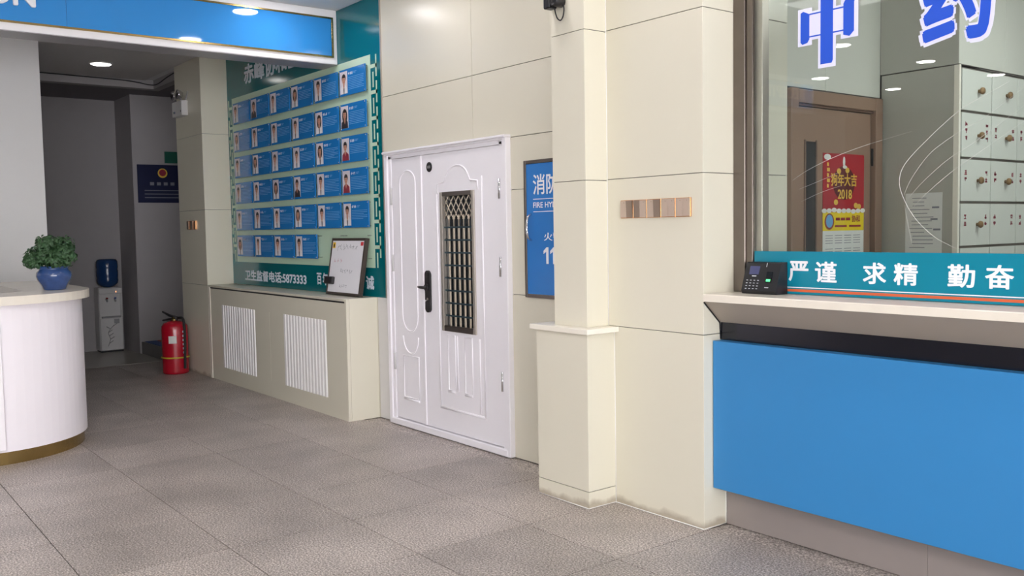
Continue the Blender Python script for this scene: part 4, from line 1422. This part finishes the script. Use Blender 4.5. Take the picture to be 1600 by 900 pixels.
# navy notice on the pier
nv = empty('wall_notice', (-12.12, 3.8, 1.9), 'dark navy wall notice with a red and gold emblem in the corridor', 'sign')
box('plate', (-12.122, -12.105), (3.47, 4.15), (1.91, 2.39), 'navy', nv, 0.002)
bm = bmesh.new(); add_prism(bm, disc_pts(3.78, 2.285, 0.06, 0.06, 20), 'x', -12.105, -12.102); bm_obj('emblem_rim', bm, 'poster_gold', nv)
bm = bmesh.new(); add_prism(bm, disc_pts(3.78, 2.29, 0.043, 0.043, 20), 'x', -12.102, -12.100); bm_obj('emblem_disc', bm, 'label_red', nv)
bm = bmesh.new()
for k in range(4): add_box(bm, (-12.105, -12.104), (3.62 + 0.085 * k, 3.67 + 0.085 * k), (2.13, 2.17))
for k in range(3): add_box(bm, (-12.105, -12.104), (3.55, 4.05), (2.06 - 0.045 * k, 2.07 - 0.045 * k))
bm_obj('lettering_mark', bm, 'ink_grey', nv)
tag(box('exit_sign', (-12.122, -12.09), (3.815, 4.15), (2.415, 2.56), 'exit_green', None, 0.004), 'dark green exit sign box above the navy notice', 'sign')
# ceiling cable
cb = tube('ceiling_cable', smooth_path([(-11.405, 1.6, 3.318), (-11.405, 2.2, 3.321), (-11.405, 2.7, 3.316), (-11.405, 3.1, 3.312), (-11.405, 3.30, 3.300), (-11.39, 3.44, 3.278), (-11.25, 3.492, 3.270), (-10.9, 3.492, 3.300), (-10.6, 3.492, 3.32), (-10.385, 3.43, 3.32)], 6), 0.006, 'rubber')
tag(cb, 'thin black cable sagging along the corridor ceiling edge', 'cable')

# ================================================================== LAMPS
bm = bmesh.new(); add_lathe(bm, (0, 0, 0), [(0.118, 0.0), (0.118, -0.008), (0.106, -0.012), (0.100, -0.004), (0.098, 0.0)], 32)
bmesh.ops.recalc_face_normals(bm, faces=bm.faces)
me_ring = bpy.data.meshes.new('trim_ring'); bm.to_mesh(me_ring); bm.free(); me_ring.materials.append(MT['header_white'])
bm = bmesh.new(); add_lathe(bm, (0, 0, 0), [(0.098, -0.003), (0.098, -0.013), (0.092, -0.016)], 32)
bmesh.ops.recalc_face_normals(bm, faces=bm.faces)
me_disc = bpy.data.meshes.new('lamp_disc'); bm.to_mesh(me_disc)
me_disc.materials.append(MT['lamp_disc'])
me_disc2 = me_disc.copy(); me_disc2.materials.clear(); me_disc2.materials.append(MT['lamp_corridor'])
bm.free()


def downlight(x, y, label, group, me=me_disc, z=CZ):
    e = empty('downlight', (x, y, z), label, 'ceiling light', group)
    link('trim_ring', me_ring, e)
    link('lens', me, e)


downlight(-10.52, 2.69, 'lit round downlight in the dim corridor ceiling', None, me_disc2, CZ - 0.012)
downlight(-11.1, 4.7, 'added unseen downlight above the stair steps, brightening the corridor pier', None, me_disc2, 3.255)  # no known lamp here; added to brighten the pier face by the stairs
spots = [(x, 3.06) for x in (-6.66, -5.31, -3.96, -2.61, -1.26)]
spots += [(x, y) for x in (-6.93, -5.55, -4.08, -2.61, -1.14) for y in (-4.58, -2.87)] + [(-5.55, -1.16), (-2.61, -1.16)]
ROWN = {3.06: 'nearest the door wall', -1.16: 'in the middle of the lobby', -2.87: 'second farthest from the door wall', -4.58: 'farthest from the door wall'}
for x, y in spots:
    row = sorted(q[0] for q in spots if q[1] == y)
    downlight(x, y, 'round ceiling downlight, %s from the reception, in the row %s' % (coln[row.index(x)], ROWN[y]), 'lobby downlights')
for x, y, lab in ((-4.2, 0.55, 'flat LED ceiling panel in the lobby ceiling nearer the reception'), (-2.0, -0.5, 'added unseen LED panel in the lobby ceiling, fill light nearer the pharmacy counter'), (-1.6, 6.3, 'flat LED ceiling panel in the pharmacy ceiling')):  # the panel nearer the counter is added fill for the pillar fronts
    e = empty('ceiling_panel_light', (x, y, CZ), lab, 'ceiling light')
    bm = bmesh.new()
    for xr_, yr_ in (((-0.62, 0.62), (-0.32, -0.30)), ((-0.62, 0.62), (0.30, 0.32)), ((-0.62, -0.60), (-0.30, 0.30)), ((0.60, 0.62), (-0.30, 0.30))):
        add_box(bm, (x + xr_[0], x + xr_[1]), (y + yr_[0], y + yr_[1]), (CZ - 0.014, CZ))
    bm_obj('frame', bm, 'header_white', e)
    box('diffuser', (x - 0.60, x + 0.60), (y - 0.30, y + 0.30), (CZ - 0.010, CZ - 0.004), 'lamp_pharmacy' if y > 4 else ('lamp_panel_dim' if x < -3 else 'fill_panel'), e)
